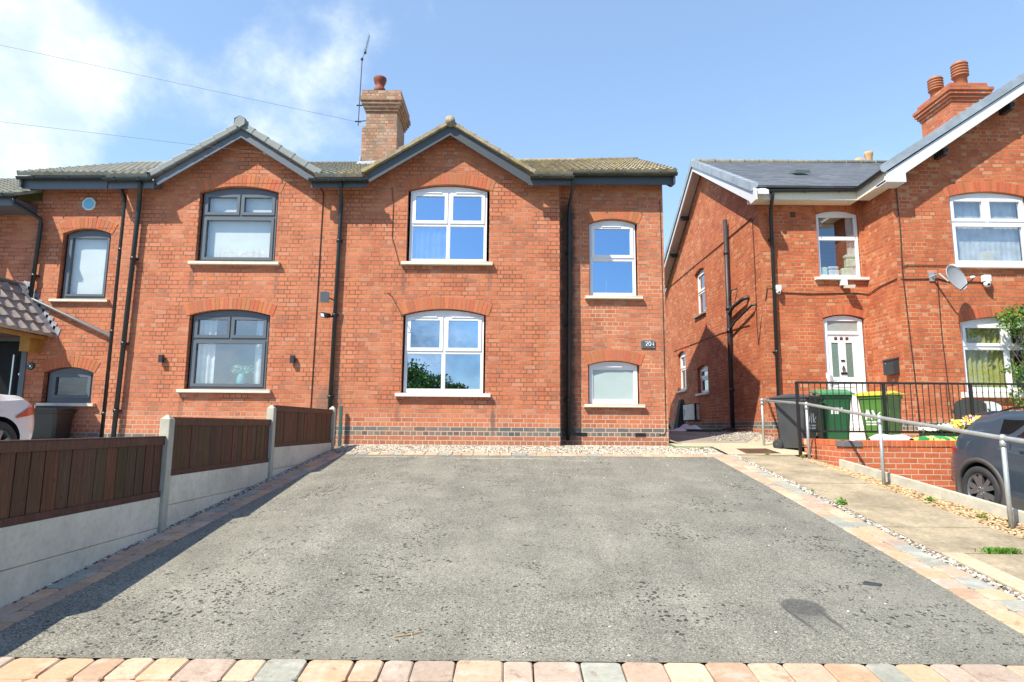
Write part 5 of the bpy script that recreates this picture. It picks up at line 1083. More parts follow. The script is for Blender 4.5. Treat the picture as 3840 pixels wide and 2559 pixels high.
            if prm.get('clad'):
                cl = MB(); ra = prm['arch']; N = 26; vv = []
                for i in range(N+1):
                    a = R(-112)+R(224)*i/N
                    for r_a, dx in ((ra-.005, -.05), (ra-.005, .012), (ra+.055, .010), (ra+.06, -.03)): 
                        yy = -yw+r_a*math.sin(a); s_ = min(max(-yy, .02), L-.02); vv.append((sx*(plan(s_)+dx), yy, max(.2, wr+.01+r_a*math.cos(a))))
                cl.add(vv, [(4*i+j, 4*i+j+1, 4*i+5+j, 4*i+4+j) for i in range(N) for j in range(3)]); cl.build('wheel_arch_trim', prm['clad'], o, smooth=True)
    prm['extra'](o, sec, plan, Wd, L)
    o.location = loc; o.rotation_euler = (R(prm.get('pitch', 6.8)), 0, rz); return o
paint_blue = mat('slate_blue_paint', (.040, .062, .088), .30, metal=.1, var=.03, coat=.8); paint_white = mat('pearl_white_paint', (.68, .69, .70), .3, metal=.0, var=.02, coat=.8)
tint = mat('tinted_glass', (.010, .011, .013), .06, var=.02); red_l = mat('red_lamp', (.42, .02, .015), .12, coat=.8, var=.05); clad_m = mat('grey_cladding', (.075, .07, .065), .6, var=.1)
trim_s = mat('chrome_trim', (.6, .6, .62), .25, metal=.8)
def ex_blue(o, sec, plan, Wd, L):
    lb = MB()
    for sx in (-1,):
        pass
    for sx in (-1, 1):   # tail lamps wrap the corner, silver strip behind rear quarter glass
        b = MB(); vv = []
        for (s_, z0, z1) in ((.16, .80, .86), (.18, .79, .875), (.21, .80, .87), (.25, .815, .86), (.30, .83, .84)):
            for z in (z0, z1): vv.append((sx*(plan(s_)*.985+.006), -s_+(.004 if s_ < .01 else 0), z))
        b.add(vv, [(2*i, 2*i+2, 2*i+3, 2*i+1) for i in range(4)]); b.build('tail_lamp', red_l, o)
        for s_ in (1.28, 2.35):
            h = MB(); x = plan(s_)*.985; h.bevbox(sx*x, sx*(x+.03), -s_-.33, -s_-.10, .985, 1.02, .008); h.build('door_handle', mat('slate_blue_paint'), o)
        for s_ in (1.22, 2.24, 3.12):
            dl = MB(); r = sec(s_); dl.add([q for z_, x_ in ((.40, 1.0), (1.06, .975)) for q in ((sx*(plan(s_)*x_+.003), -s_-.005, z_), (sx*(plan(s_)*x_+.003), -s_+.005, z_))], [(0, 1, 3, 2)]); dl.build('door_gap', mat('black_gap', (.01, .01, .012), .8), o)
        rl = MB(); rl.tube([(sx*.58, -.75, 1.43), (sx*.58, -.95, 1.50), (sx*.58, -1.5, 1.58), (sx*.58, -2.3, 1.58), (sx*.58, -2.6, 1.50)], .014, 8); rl.build('roof_rail', blk_steel, o)
        mr = MB(); mr.bevbox(sx*(Wd*.93), sx*(Wd+.17), -3.02, -2.86, .98, 1.12, .03); mr.build('door_mirror', mat('slate_blue_paint'), o)
    b = MB(); b.hexa([(-.60, -.34, 1.33), (.60, -.34, 1.33), (.60, -.62, 1.38), (-.60, -.62, 1.38), (-.60, -.34, 1.355), (.60, -.34, 1.355), (.60, -.62, 1.43), (-.60, -.62, 1.43)]); b.build('spoiler', mat('slate_blue_paint'), o, bev=.012)
    b = MB(); b.box(-.70, .70, -.12, .01, .32, .50); b.build('rear_bumper_trim', clad_m, o, bev=.03)
    for sx in (-1, 1): b = MB(); b.box(sx*.845, sx*.86, -3.0, -1.15, .22, .36); b.build('sill_trim', clad_m, o, bev=.004)
    b = MB(); b.box(-.26, .26, .0, .012, .62, .73); b.build('number_plate', mat('yellow_plate', (.7, .55, .05), .5), o)
BLUE = dict(L=4.25, W=1.76, sill=.24, rc=.42, wr=.335, arch=.385, wheels=(.74, 3.38), clad=clad_m, spin=.35, top=[(0, .74), (.05, .84), (.17, .93), (.24, 1.06), (.36, 1.26), (.50, 1.385), (1.0, 1.49), (1.6, 1.57), (2.3, 1.55), (2.95, 1.32), (3.3, 1.06), (4.0, .90), (4.25, .68)],
            belt=[(0, .70), (.05, .80), (.17, .89), (.3, 1.06), (1.0, 1.15), (2.0, 1.12), (3.0, 1.04), (4.25, .6)],
            glazing=[('quarter_window', dict(lo=((1.02, 0), (1.15, 0)), hi=((.98, 0), (1.36, 0)), t0=.10, t1=.82), None, tint), ('door_window', dict(lo=((1.28, 0), (2.2, 0)), hi=((1.46, 0), (2.2, 0)), t0=.08, t1=.84), None, tint), ('door_window', dict(lo=((2.28, 0), (3.1, 0)), hi=((2.28, 0), (2.7, 0)), t0=.08, t1=.84), None, tint)], extra=ex_blue)
car('slate blue hatchback parked on the lower driveway behind the handrail', paint_blue, BLUE, (7.30, -2.46, gz(-2.46, -.42)), R(3))
def ex_white(o, sec, plan, Wd, L):
    for sx in (-1, 1):
        b = MB(); vv = []
        for (s_, z0, z1) in ((.03, .76, .87), (.06, .755, .875), (.12, .745, .872), (.20, .74, .86), (.34, .735, .83), (.55, .725, .755)):
            for z in (z0, z1): vv.append((sx*(plan(s_)+.010), -s_, z))
        b.add(vv, [(2*i, 2*i+2, 2*i+3, 2*i+1) for i in range(5)]); b.build('tail_lamp', red_l, o)
        ff = MB(); ff.lathe([(.083, sx*.0), (.087, sx*.002), (.083, sx*.003)], (sx*(Wd*.993), -.86, .90), 28, 'x') if sx > 0 else ff.box(-Wd-.001, -Wd+.0, -.9, -.8, .9, .92); ff.build('fuel_flap', mat('pearl_white_paint'), o)
        for s_ in (1.45, 2.5):
            h = MB(); x = plan(s_)*.985; h.bevbox(sx*x, sx*(x+.03), -s_-.13, -s_+.08, .95, .98, .008); h.build('door_handle', mat('pearl_white_paint'), o)
    b = MB(); b.box(-.26, .26, .0, .012, .62, .73); b.build('number_plate', mat('yellow_plate'), o)
    b = MB(); b.hexa([(-.6, -.04, .93), (.6, -.04, .93), (.6, -.3, .97), (-.6, -.3, .97), (-.6, -.04, .96), (.6, -.04, .96), (.6, -.3, 1.03), (-.6, -.3, 1.03)]); b.build('spoiler', mat('pearl_white_paint'), o, bev=.012)
WHITE = dict(L=4.45, W=1.84, sill=.26, rc=.5, wr=.36, arch=.41, wheels=(.86, 3.55), spin=.2, top=[(0, .90), (.06, .97), (.45, 1.06), (1.0, 1.24), (1.9, 1.42), (2.5, 1.38), (3.0, 1.25), (3.3, 1.04), (4.2, .9), (4.45, .7)],
             belt=[(0, .86), (.4, .97), (1.2, 1.0), (2.4, .98), (3.3, .96), (4.45, .64)],
             glazing=[('quarter_window', dict(lo=((.86, 0), (1.12, 0)), hi=((.95, 0), (1.2, 0)), t0=.14, t1=.80), None, tint), ('door_window', dict(lo=((1.2, 0), (2.05, 0)), hi=((1.3, 0), (2.05, 0)), t0=.10, t1=.84), None, tint), ('door_window', dict(lo=((2.15, 0), (3.05, 0)), hi=((2.15, 0), (2.65, 0)), t0=.12, t1=.84), None, tint)], extra=ex_white)
car('white car with red tail lamp parked behind the fence at the left edge', paint_white, WHITE, (-7.84, -2.62, gz(-2.62, .08)), R(-1))
# ------------------------------------------------------------------ small things on and round the houses
def single(name, mb, m, label, cat, group=None, **k): return tag(mb.build(name, m, **k), label, cat, group)
# house number plaque: dark slate with white digits 204
pq = empty('house_number_plaque', (2.76, .43, 1.95), 'dark slate house number plaque with white digits on the right of the brick wing', 'plaque')
b = MB(); b.bevbox(2.625, 2.905, .425, .448, 1.952, 2.112, .004); b.build('slate_plate', mat('dark_slate', (.085, .11, .125), .5, var=.15), pq)
dg_ = MB()
def strokes(b, pts, r): b.tube([(x, .420, z) for x, z in pts], r, 6)
s = .088; z0 = 1.998
def D_(x, pts): strokes(dg_, [(x+a*s, z0+c*s) for a, c in pts], .0062)
D_(2.715, [(0, .82), (.1, .96), (.28, 1), (.45, .9), (.48, .72), (.36, .48), (.12, .2), (0, .02), (.5, .02)])
D_(2.775, [(.26, 1), (.08, .86), (0, .5), (.08, .14), (.26, 0), (.44, .14), (.52, .5), (.44, .86), (.26, 1)])
D_(2.835, [(.42, 0), (.42, 1), (0, .32), (.58, .32)])
dg_.build('digits', white_pvc, pq)
sc_ = MB()
for x in (2.64, 2.89):
    for z in (1.968, 2.097): sc_.lathe([(.001, .416), (.008, .418), (.009, .426)], (x, 0, z), 10, 'y')
sc_.build('screw', lightalloy, pq)
# round black number disc by the door and octagonal alarm plaque
b = MB(); b.lathe([(.001, .425), (.075, .425), (.078, .435), (.078, .45)], (-9.72, 0, 1.49), 24, 'y'); o = single('door_number_disc', b, mat('black_disc', (.015, .016, .018), .3), 'round black disc with pale markings on the wall right of the black door', 'plaque')
b = MB()
for a0 in (20, 110, 200, 290): b.tube([(-9.72+.05*math.cos(R(a0+k*12)), .422, 1.49+.045*math.sin(R(a0+k*12))) for k in range(5)], .006, 5)
b.lathe([(.001, .421), (.018, .421), (.018, .426)], (-9.72, 0, 1.49), 12, 'y'); b.build('marking', lightalloy, o)
b = MB(); oc = [(-8.87+.145*math.cos(R(45*k+22.5)), 4.90+.145*math.sin(R(45*k+22.5))) for k in range(8)]; b.prism(oc, 'y', .41, .448)
o = single('alarm_box', b, mat('pale_alarm_rim', (.62, .72, .72), .4), 'pale blue octagonal alarm box high on the left wing wall', 'alarm box')
b = MB(); oc = [(-8.87+.11*math.cos(R(45*k+22.5)), 4.90+.11*math.sin(R(45*k+22.5))) for k in range(8)]; b.prism(oc, 'y', .402, .412); b.build('cover', mat('sky_blue_plastic', (.16, .48, .68), .35), o)
# up-down wall lamps on the left house
def wlamp(x, z, label):
    b = MB(); b.bevbox(x-.042, x+.042, -.10, -.02, z-.075, z+.075, .006); b.box(x-.02, x+.02, -.03, 0, z-.03, z+.03)
    o = single('wall_lamp', b, mat('dark_lamp', (.025, .03, .035), .4), label, 'wall lamp', 'small black wall lamps')
    b = MB(); b.box(x-.03, x+.03, -.09, -.03, z-.078, z-.074); b.build('lens', frosted, o)
wlamp(-6.81, 1.61, 'small black box lamp left of the lower grey window'); wlamp(-4.26, 1.62, 'small black box lamp right of the lower grey window')
# floodlight panel and camera beside the middle downpipe
fl_ = empty('security_floodlight', (-3.62, -.1, 2.75), 'flat grey floodlight panel on a bracket left of the middle downpipe', 'floodlight')
b = MB(); b.hexa([(-3.72, -.26, 2.72), (-3.56, -.22, 2.72), (-3.56, -.20, 2.72), (-3.72, -.24, 2.72), (-3.72, -.28, 2.92), (-3.56, -.24, 2.92), (-3.56, -.22, 2.92), (-3.72, -.26, 2.92)]); b.build('panel', mat('mid_grey_panel', (.13, .15, .17), .4), fl_)
b = MB(); b.tube([(-3.60, -.23, 2.82), (-3.53, -.12, 2.80), (-3.52, 0, 2.79)], .012, 6); b.build('bracket', blk_steel, fl_)
cm_ = empty('security_camera', (-3.62, -.1, 2.45), 'black and white security camera below the grey floodlight', 'camera')
b = MB(); b.hexa([(-3.70, -.26, 2.42), (-3.58, -.22, 2.40), (-3.53, -.10, 2.44), (-3.65, -.14, 2.46), (-3.72, -.26, 2.52), (-3.60, -.22, 2.50), (-3.55, -.10, 2.52), (-3.67, -.14, 2.54)]); b.build('housing', blk_steel, cm_, bev=.01)
b = MB(); b.hexa([(-3.69, -.268, 2.435), (-3.63, -.25, 2.425), (-3.63, -.24, 2.425), (-3.69, -.258, 2.435), (-3.70, -.27, 2.50), (-3.64, -.25, 2.49), (-3.64, -.24, 2.49), (-3.70, -.26, 2.50)]); b.build('lens', white_pvc, cm_)
b = MB(); b.tube([(-3.60, -.16, 2.47), (-3.52, -.06, 2.46), (-3.52, 0, 2.46)], .016, 6); b.build('bracket', blk_steel, cm_)
b = MB(); b.tube([(-2.38, 0, 2.885), (-2.40, -.33, 2.885)], .010, 6); b.box(-2.47, -2.34, -.335, -.325, 2.878, 2.890); single('iron_wall_bracket', b, mat('rusty_iron', (.16, .06, .04), .8), 'thin rusty iron bracket sticking out of the wall above the lower white window', 'bracket')
# thin cables
def cable(name, pts, label, r=.007, m=None, n=5, cat='cable'):
    b = MB(); b.tube(pts, r, n); return single(name, b, m or mat('dark_cable', (.05, .02, .015), .7), label, cat)
cable('wall_cable', [(-3.93, -.012, 5.15), (-3.84, -.012, 5.0), (-3.845, -.012, 4.6), (-3.86, -.012, 2.5), (-3.88, -.012, .25)], 'brown cable running down the wall left of the middle downpipe', .009)
cable('wall_cable', [(-2.46, -.012, 5.15), (-2.42, -.012, 4.8), (-2.42, -.012, 4.1), (-2.27, -.012, 3.6), (-2.25, -.01, 3.52)], 'thin brown cable running down the wall left of the upper white window', .006)
cable('wall_cable', [(3.08, .44, 5.1), (3.09, .44, 3.0), (3.085, .44, .30), (3.05, .44, .22), (2.95, .44, .22)], 'thin brown cable down the right corner of the brick wing', .006)
cable('wall_cable', [(6.13, YW-.015, 3.50), (6.9, YW-.015, 3.47), (8.0, YW-.015, 3.50), (8.28, YW-.015, 3.47), (8.285, 1.6, 3.55), (8.285, 1.0, 3.58), (8.42, .965, 3.56), (9.15, .965, 3.58), (9.4, .965, 3.52), (10.1, .965, 3.51)], 'dark cable running sideways across the orange brick front of the right house', .011)
cable('wall_cable', [(8.40, .965, 5.75), (8.42, .965, 4.6), (8.40, .965, 3.9), (8.40, .965, 3.56), (8.44, .965, 2.5), (8.52, .965, .3)], 'dark cable running down beside the corner of the right house bay', .011)
cable('wall_cable', [(8.40, .962, 3.84), (8.5, .962, 3.875), (9.5, .962, 3.87)], 'dark cable under the upper bay window of the right house', .009)
cable('wall_cable', [(9.13, .96, 3.6), (9.12, .96, 2.4), (9.19, .96, .35)], 'thin dark cable running down below the satellite dish', .009)
cable('wall_cable', [(5.805, 2.5, 5.42), (5.805, 4.2, 5.43), (5.805, 8, 5.48), (5.805, 10.2, 5.5)], 'dark cable along the upper side wall of the right house', .011)
cable('wall_cable', [(5.805, 2.44, 5.40), (5.805, 2.42, 4.6), (5.805, 2.43, 3.3), (5.805, 2.46, 2.75)], 'brown cable down the side wall near the front corner', .009)
cable('wall_cable', [(5.805, 2.9, 2.86), (5.805, 5, 2.97), (5.805, 10, 3.06)], 'dark cable along the side wall at first floor level', .009)
cable('wall_cable', [(6.10, YW-.02, 3.62), (5.93, YW-.02, 3.62), (5.90, YW-.02, 3.4), (5.815, 2.2, 2.9), (5.80, 2.4, 2.3), (5.805, 2.46, 2.9)], 'looped brown cable at the front corner of the right house', .008)
# overhead wires and their pole, off to the left
wire_m = mat('wire', (.03, .03, .035), .6)
def wire(a, b_, ext, sag, label):
    a, b_ = Vector(a), Vector(b_); s0 = b_+(a-b_)*ext; P = [s0.lerp(b_, t/30)-Vector((0, 0, sag*4*(t/30)*(1-t/30))) for t in range(31)]
    cable('overhead_wire', P, label, .0032, wire_m, 5, 'overhead wire')
wire((-11.2, .5, 8.52), (-3.93, 3.1, 8.12), 3.0, 0, 'higher overhead wire crossing the sky to the chimney')
wire((-10.05, -.6, 6.19), (-4.98, -.30, 5.72), 4.0, 0, 'lower overhead wire crossing the sky to the left gable')
b = MB(); b.tube([(-25.4, -3.4, -1.7), (-25.4, -3.4, 9.6)], [.14, .10], 12); single('telegraph_pole', b, mat('pole_wood', (.12, .08, .05), .9), 'tall timber telegraph pole at the far left', 'pole')
b = MB(); b.tube([(-4.98, -.30, 5.72), (-4.85, -.02, 5.72)], .012, 6); single('wire_bracket', b, galv, 'small bracket holding the wire under the left gable', 'bracket')
# TV aerial on the chimney
ae = empty('tv_aerial', (-4.1, 3.55, 8.3), 'tall thin television aerial clamped to the left side of the mossy chimney', 'aerial')
am = mat('dark_metal', (.055, .055, .06), .5, var=.3)
b = MB(); b.tube([(-4.165, 3.6, 8.30), (-4.135, 3.6, 10.22)], .013, 8); b.build('mast', am, ae)
b = MB(); b.tube([(-4.155, 3.6, 8.88), (-3.98, 3.6, 8.89), (-3.90, 3.55, 8.75)], .014, 6); b.tube([(-4.19, 3.6, 8.42), (-3.98, 3.6, 8.44), (-3.88, 3.6, 8.40)], .014, 6); b.tube([(-4.23, 3.6, 8.88), (-4.08, 3.6, 8.88)], .02, 6); b.tube([(-4.25, 3.6, 8.42), (-4.10, 3.6, 8.42)], .02, 6); b.tube([(-3.95, 3.58, 8.9), (-3.87, 3.58, 8.65), (-3.92, 3.58, 8.42)], .02, 6); b.build('bracket', am, ae)
b = MB(); b.tube([(-4.155, 3.6, 10.18), (-4.06, 3.6, 10.42), (-3.965, 3.6, 10.92)], .008, 6)
for t in range(9):
    q = Vector((-4.06, 3.6, 10.42)).lerp(Vector((-3.965, 3.6, 10.92)), t/8); b.tube([q+Vector((0, -.11, 0)), q+Vector((0, .11, 0))], .004, 5)
b.lathe([(.001, 10.17), (.035, 10.19), (.04, 10.23), (.001, 10.27)], (-4.137, 3.6, 0), 10); b.lathe([(.001, 10.36), (.036, 10.39), (.036, 10.43), (.001, 10.46)], (-4.062, 3.6, 0), 10); b.tube([(-4.10, 3.6, 10.5), (-4.02, 3.6, 10.48)], .006, 5); b.build('antenna', am, ae)
# satellite dish on the right house
sd_ = empty('satellite_dish', (9.15, .7, 3.4), 'grey satellite dish mounted on the bay wall above the lower window', 'satellite dish')
ax_d = Vector((.36, -.80, .22)).normalized(); ax_h = Vector((0, 0, 1)).cross(ax_d).normalized(); ax_v = ax_d.cross(ax_h)
c0 = Vector((9.17, .52, 3.47)); b = MB(); vv = []; nr, na = 6, 28
for i in range(nr+1):
    r = .31*i/nr
    for k in range(na):
        t = 2*math.pi*k/na; vv.append(c0+ax_h*r*1.0*math.cos(t)+ax_v*r*.90*math.sin(t)+ax_d*(.55*r*r))
fq = [(i*na+k, i*na+(k+1) % na, (i+1)*na+(k+1) % na, (i+1)*na+k) for i in range(nr) for k in range(na)]
b.add(vv, fq); b.add([q-ax_d*.012 for q in vv], fq); b.tube([vv[nr*na+k] for k in list(range(na))+[0]], .009, 6, False); b.build('dish', mat('dish_grey', (.34, .36, .38), .45, var=.06), sd_, smooth=True)
b = MB(); foc = c0+ax_d*.36-ax_v*.14+ax_h*.02; b.tube([c0-ax_v*.29+ax_d*.03, foc], .012, 6); b.build('arm', blk_steel, sd_)
b = MB(); b.tube([foc-ax_d*.0, foc-ax_d*.07+ax_v*.03], .026, 10); b.build('receiver', white_pvc, sd_)
b = MB(); b.tube([c0-ax_d*.02, c0-ax_d*.12, (9.02, .72, 3.62), (9.02, .975, 3.62)], .022, 8); b.box(8.96, 9.08, .955, .978, 3.52, 3.72); b.build('bracket', galv, sd_)
# cameras and flood sensor on the right house
def dome(x, y, z, label, s=1):
    o = empty('security_camera', (x, y, z), label, 'camera')
    b = MB(); b.bevbox(x-.07*s, x+.07*s, y-.10*s, y, z, z+.13*s, .01); b.build('housing', white_pvc, o)
    b = MB(); b.lathe([(.001, z-.11*s), (.04*s, z-.10*s), (.062*s, z-.05*s), (.055*s, z-.01*s), (.04*s, z)], (x, y-.06*s, 0), 14); b.build('dome', white_pvc, o, smooth=True)
    b = MB(); b.lathe([(.001, y-.128*s), (.024*s, y-.122*s), (.024*s, y-.1*s)], (x-.01, 0, z-.06*s), 12, 'y'); b.build('lens', blk_steel, o)
dome(6.16, YW-.05, 3.53, 'white camera on the wall beside the right house downpipe', .9); dome(10.14, YBay-.02, 3.50, 'white ball camera under the upper bay window, right of the satellite dish', 1.1)
o = empty('security_light', (7.72, 2.0, 3.6), 'white sensor light with tilted lamp under the upper window of the right house', 'security light')
b = MB(); b.bevbox(7.63, 7.77, 1.98, YW-.002, 3.66, 3.79, .008); b.build('sensor', white_pvc, o)
b = MB(); b.hexa([(7.66, 1.86, 3.56), (7.84, 1.82, 3.56), (7.86, 1.98, 3.60), (7.68, 2.02, 3.60), (7.67, 1.85, 3.63), (7.85, 1.81, 3.63), (7.88, 1.98, 3.67), (7.69, 2.02, 3.67)]); b.box(7.70, 7.74, 1.98, 2.09, 3.60, 3.67); b.build('lamp_head', mat('pale_lamp', (.55, .5, .42), .5), o)
# post box on the bay's side wall
o = empty('letterbox', (8.2, 1.45, 1.5), 'black wall mounted post box on the side of the bay', 'post box')
b = MB(); b.bevbox(8.16, 8.297, 1.16, 1.52, 1.53, 1.87, .006); b.build('box', mat('black_box', (.03, .035, .04), .4), o); b = MB(); b.hexa([(8.14, 1.15, 1.83), (8.14, 1.53, 1.83), (8.298, 1.53, 1.87), (8.298, 1.15, 1.87), (8.14, 1.15, 1.845), (8.14, 1.53, 1.845), (8.298, 1.53, 1.90), (8.298, 1.15, 1.90)]); b.build('flap', mat('black_box'), o)
b = MB(); b.lathe([(.001, 8.153), (.012, 8.155), (.012, 8.16)], (0, 1.42, 1.78), 10, 'x'); b.build('lock', lightalloy, o)
# meter box with half open flap on the side wall
o = empty('meter_box', (5.7, 7.8, .6), 'white utility meter box with a broken flap on the shaded side wall', 'meter box')
b = MB(); b.plate(rect(7.2, 8.55, .58, 1.11), [rect(8.05, 8.45, .72, .93)], 'x', XS-.14, XS-.12); b.box(XS-.12, XS-.10, 7.2, 8.55, .58, 1.11); b.box(XS-.14, XS, 7.2, 7.22, .58, 1.11); b.box(XS-.14, XS, 8.53, 8.55, .58, 1.11); b.box(XS-.14, XS, 7.2, 8.55, 1.09, 1.11); b.box(XS-.14, XS, 7.2, 8.55, .58, .60); b.build('case', mat('dirty_white', (.62, .62, .58), .6, var=.15), o)
b = MB(); b.box(XS-.175, XS-.145, 7.22, 8.0, .60, 1.09); b.build('flap', mat('dirty_white'), o, bev=.006)
cable('waste_pipe', [(7.19, YW-.04, 1.62), (7.19, YW-.05, 1.52), (7.22, YW-.07, 1.40), (7.23, YW-.08, .9)], 'short white pipe on the wall left of the white door', .02, white_pvc, 8, 'pipe')
# cloth, hose, board in the alley
def cloth():
    b = MB(); n = 26; m = 14; v = []
    for i in range(n+1):
        for j in range(m+1):
            a, c = i/n, j/m; edge = math.sin(math.pi*a)**.5*math.sin(math.pi*c)**.5
            x = 4.12+1.0*a+.08*math.sin(5*c+3*a); y = 3.55+.75*c+.08*math.sin(7*a)
            z = alz(x, y)+.012+edge*(.05+.07*math.exp(-((a-.42)/.2)**2))*(1+.35*math.sin(13*a+4*c)+.3*math.sin(17*c-6*a))
            v.append((x, y, max(z, alz(x, y)+.01)))
    b.add(v, [(i*(m+1)+j, (i+1)*(m+1)+j, (i+1)*(m+1)+j+1, i*(m+1)+j+1) for i in range(n) for j in range(m)])
    return single('crumpled_sheet', b, mat('white_cloth', (.78, .78, .82), .9), 'crumpled white sheet lying on the ground in the side alley', 'sheet', smooth=True)
cloth()
b = MB(); P = []
for k in range(90): a = k*.29; P.append((4.62+(.42+.05*math.sin(k*.7))*math.cos(a), 2.85+(.30+.04*math.cos(k))*math.sin(a), alz(0, 2.9)+.02+.012*(k//22)))
b.tube(P, .011, 6); single('garden_hose', b, mat('green_hose', (.03, .09, .06), .4), 'coiled dark green garden hose on the alley floor', 'hose')
b = MB(); P = [(5.35+.35*math.cos(k*.4), 2.75+.22*math.sin(k*.4), .24+.004*k) for k in range(34)]; b.tube(P, .012, 6); single('coiled_cable', b, mat('dark_cable'), 'loose coil of dark cable by the foot of the side wall', 'cable coil')
b = MB(); b.hexa([(3.16, .47, .10), (3.18, 1.4, .14), (3.42, 1.5, .04), (3.42, .38, .012), (3.16, .47, .125), (3.18, 1.4, .165), (3.42, 1.5, .06), (3.42, .38, .037)]); single('loose_board', b, alley_m, 'tilted grey board leaning at the corner of the brick wing', 'board')
b = MB(); b.hexa([(5.55, 8.9, .26), (5.75, 8.8, .26), (5.80, 8.9, 1.3), (5.74, 9.0, 1.3), (5.50, 9.2, .26), (5.70, 9.1, .26), (5.80, 9.2, 1.3), (5.74, 9.3, 1.3)]); single('leaning_plank', b, mat('dark_timber'), 'dark plank leaning on the shaded side wall at the back', 'plank')
# drain cover
o = empty('drain_cover', (4.5, -.5, -.05), 'rusty patterned drain cover set in the pale concrete', 'drain cover')
b = MB(); b.add([(4.20, -.80, gz(-.80, .012)), (4.85, -.75, gz(-.75, .012)), (4.80, -.20, gz(-.20, .012)), (4.22, -.25, gz(-.25, .012))], [(0, 1, 2, 3)]); b.build('frame', mat('rusty_iron'), o)
b = MB()
for i in range(11):
    for j in range(9): x = 4.26+i*.05; y = -.74+j*.055; b.hexa([(x, y, gz(y, .013)), (x+.035, y, gz(y, .013)), (x+.035, y+.03, gz(y, .013)), (x, y+.03, gz(y, .013)), (x, y, gz(y, .018)), (x+.035, y, gz(y, .018)), (x+.035, y+.03, gz(y, .018)), (x, y+.03, gz(y, .018))])
b.build('lid', mat('brown_iron', (.13, .09, .055), .8, var=.3), o)
# chip of black plastic on the tarmac and twig
b = MB(); b.hexa([(2.74, -6.99, gz(-6.99, .001)), (2.86, -7.03, gz(-7.03, .001)), (2.90, -6.98, gz(-6.98, .001)), (2.78, -6.93, gz(-6.93, .001)), (2.745, -6.985, gz(-6.985, .012)), (2.855, -7.02, gz(-7.02, .018)), (2.89, -6.98, gz(-6.98, .008)), (2.785, -6.935, gz(-6.935, .01))]); single('plastic_fragment', b, mat('black_box'), 'small flat black plastic fragment lying on the tarmac', 'fragment')
b = MB(); y0 = -7.93; b.tube([(-.72, y0, gz(y0, .006)), (-.62, y0+.03, gz(y0+.03, .010)), (-.55, y0+.075, gz(y0+.075, .008))], .004, 5); b.tube([(-.62, y0+.03, gz(y0+.03, .010)), (-.60, y0-.02, gz(y0-.02, .006))], .003, 5); single('twig', b, mat('pale_twig', (.42, .30, .18), .8), 'small forked dry twig on the tarmac near the front blocks', 'twig')
# rolls and boxes on the right house's window sill
o = empty('stacked_packs', (8.0, 2.3, 3.9), 'pale green and white packs stacked inside the upper window above the white door', 'packs')
pg_ = mat('mint_pack', (.50, .72, .60), .5, var=.2, scale=9); b = MB()
for (x, z, w_, h) in ((7.30, 3.90, .17, .26), (7.80, 3.90, .24, .24), (7.92, 4.15, .24, .22), (7.90, 4.37, .26, .10)): b.bevbox(x, x+w_, 2.24, 2.40, z, z+h, .03)
b.build('pack', pg_, o); b = MB(); b.bevbox(7.5, 7.74, 2.26, 2.38, 4.12, 4.18, .02); b.bevbox(7.5, 7.75, 2.24, 2.4, 3.92, 4.10, .03); b.build('cloth_bundle', net_m, o)
b = MB(); b.bevbox(10.28, 10.56, YBay+.16, YBay+.30, 3.94, 4.24, .01); single('cardboard_box', b, mat('pale_card', (.68, .64, .52), .8), 'pale cardboard box on the sill behind the bay net curtain', 'box')
o = empty('flower_vase', (-5.45, .3, 1.1), 'turquoise vase of pale blue flowers inside the lower grey window', 'vase')
b = MB(); b.lathe([(.05, 1.10), (.08, 1.14), (.09, 1.24), (.07, 1.33), (.06, 1.36)], (-5.40, .33, 0), 14); b.build('vase', mat('turquoise', (.16, .55, .55), .3), o, smooth=True)
# compost bags on the terrace edge
def bag(name, x0, x1, y, z, h, m, label):
    b = MB(); n = 12; v = []
    for i in range(n+1):
        a = i/n; s_ = (math.sin(math.pi*min(max(a, .03), .97)))**.4
        for k in range(10): t = 2*math.pi*k/10; v.append((x0+(x1-x0)*a, y+.16*math.cos(t)*s_, z+h*.5+h*.5*math.sin(t)*s_*(1+.15*math.sin(9*a))))
    b.add(v, [(i*10+k, i*10+(k+1) % 10, (i+1)*10+(k+1) % 10, (i+1)*10+k) for i in range(n) for k in range(10)]); return single(name, b, m, label, 'sack', smooth=True)
bag('plastic_sack', 6.0, 6.72, -1.52, .05, .24, mat('white_sack', (.74, .72, .70), .5, var=.2, scale=7), 'crumpled white plastic sack behind the low brick wall')
def sack_mat():
    m = bpy.data.materials.new('printed_sack'); m.use_nodes = True; t = NT(m.node_tree); P = t.new('ShaderNodeNewGeometry').outputs['Position']
    t.l.new(t.ramp(t.noise(P, 5, 3, .5), [(0, (.02, .22, .06)), (.48, (.03, .30, .08)), (.5, (.75, .72, .12)), (.58, (.70, .74, .25)), (.6, (.04, .28, .08))], 'CONSTANT'), t.n['Principled BSDF'].inputs['Base Color']); t.n['Principled BSDF'].inputs['Roughness'].default_value = .35; return m
bag('compost_sack', 6.55, 7.75, -1.78, .11, .16, sack_mat(), 'green and yellow compost sack lying along the wall top')
b = MB(); b.hexa([(6.35, -2.06, .20), (6.95, -2.06, .21), (6.7, -2.05, .06), (6.6, -2.05, .06), (6.35, -2.035, .22), (6.95, -2.035, .225), (6.7, -2.035, .06), (6.6, -2.035, .06)])
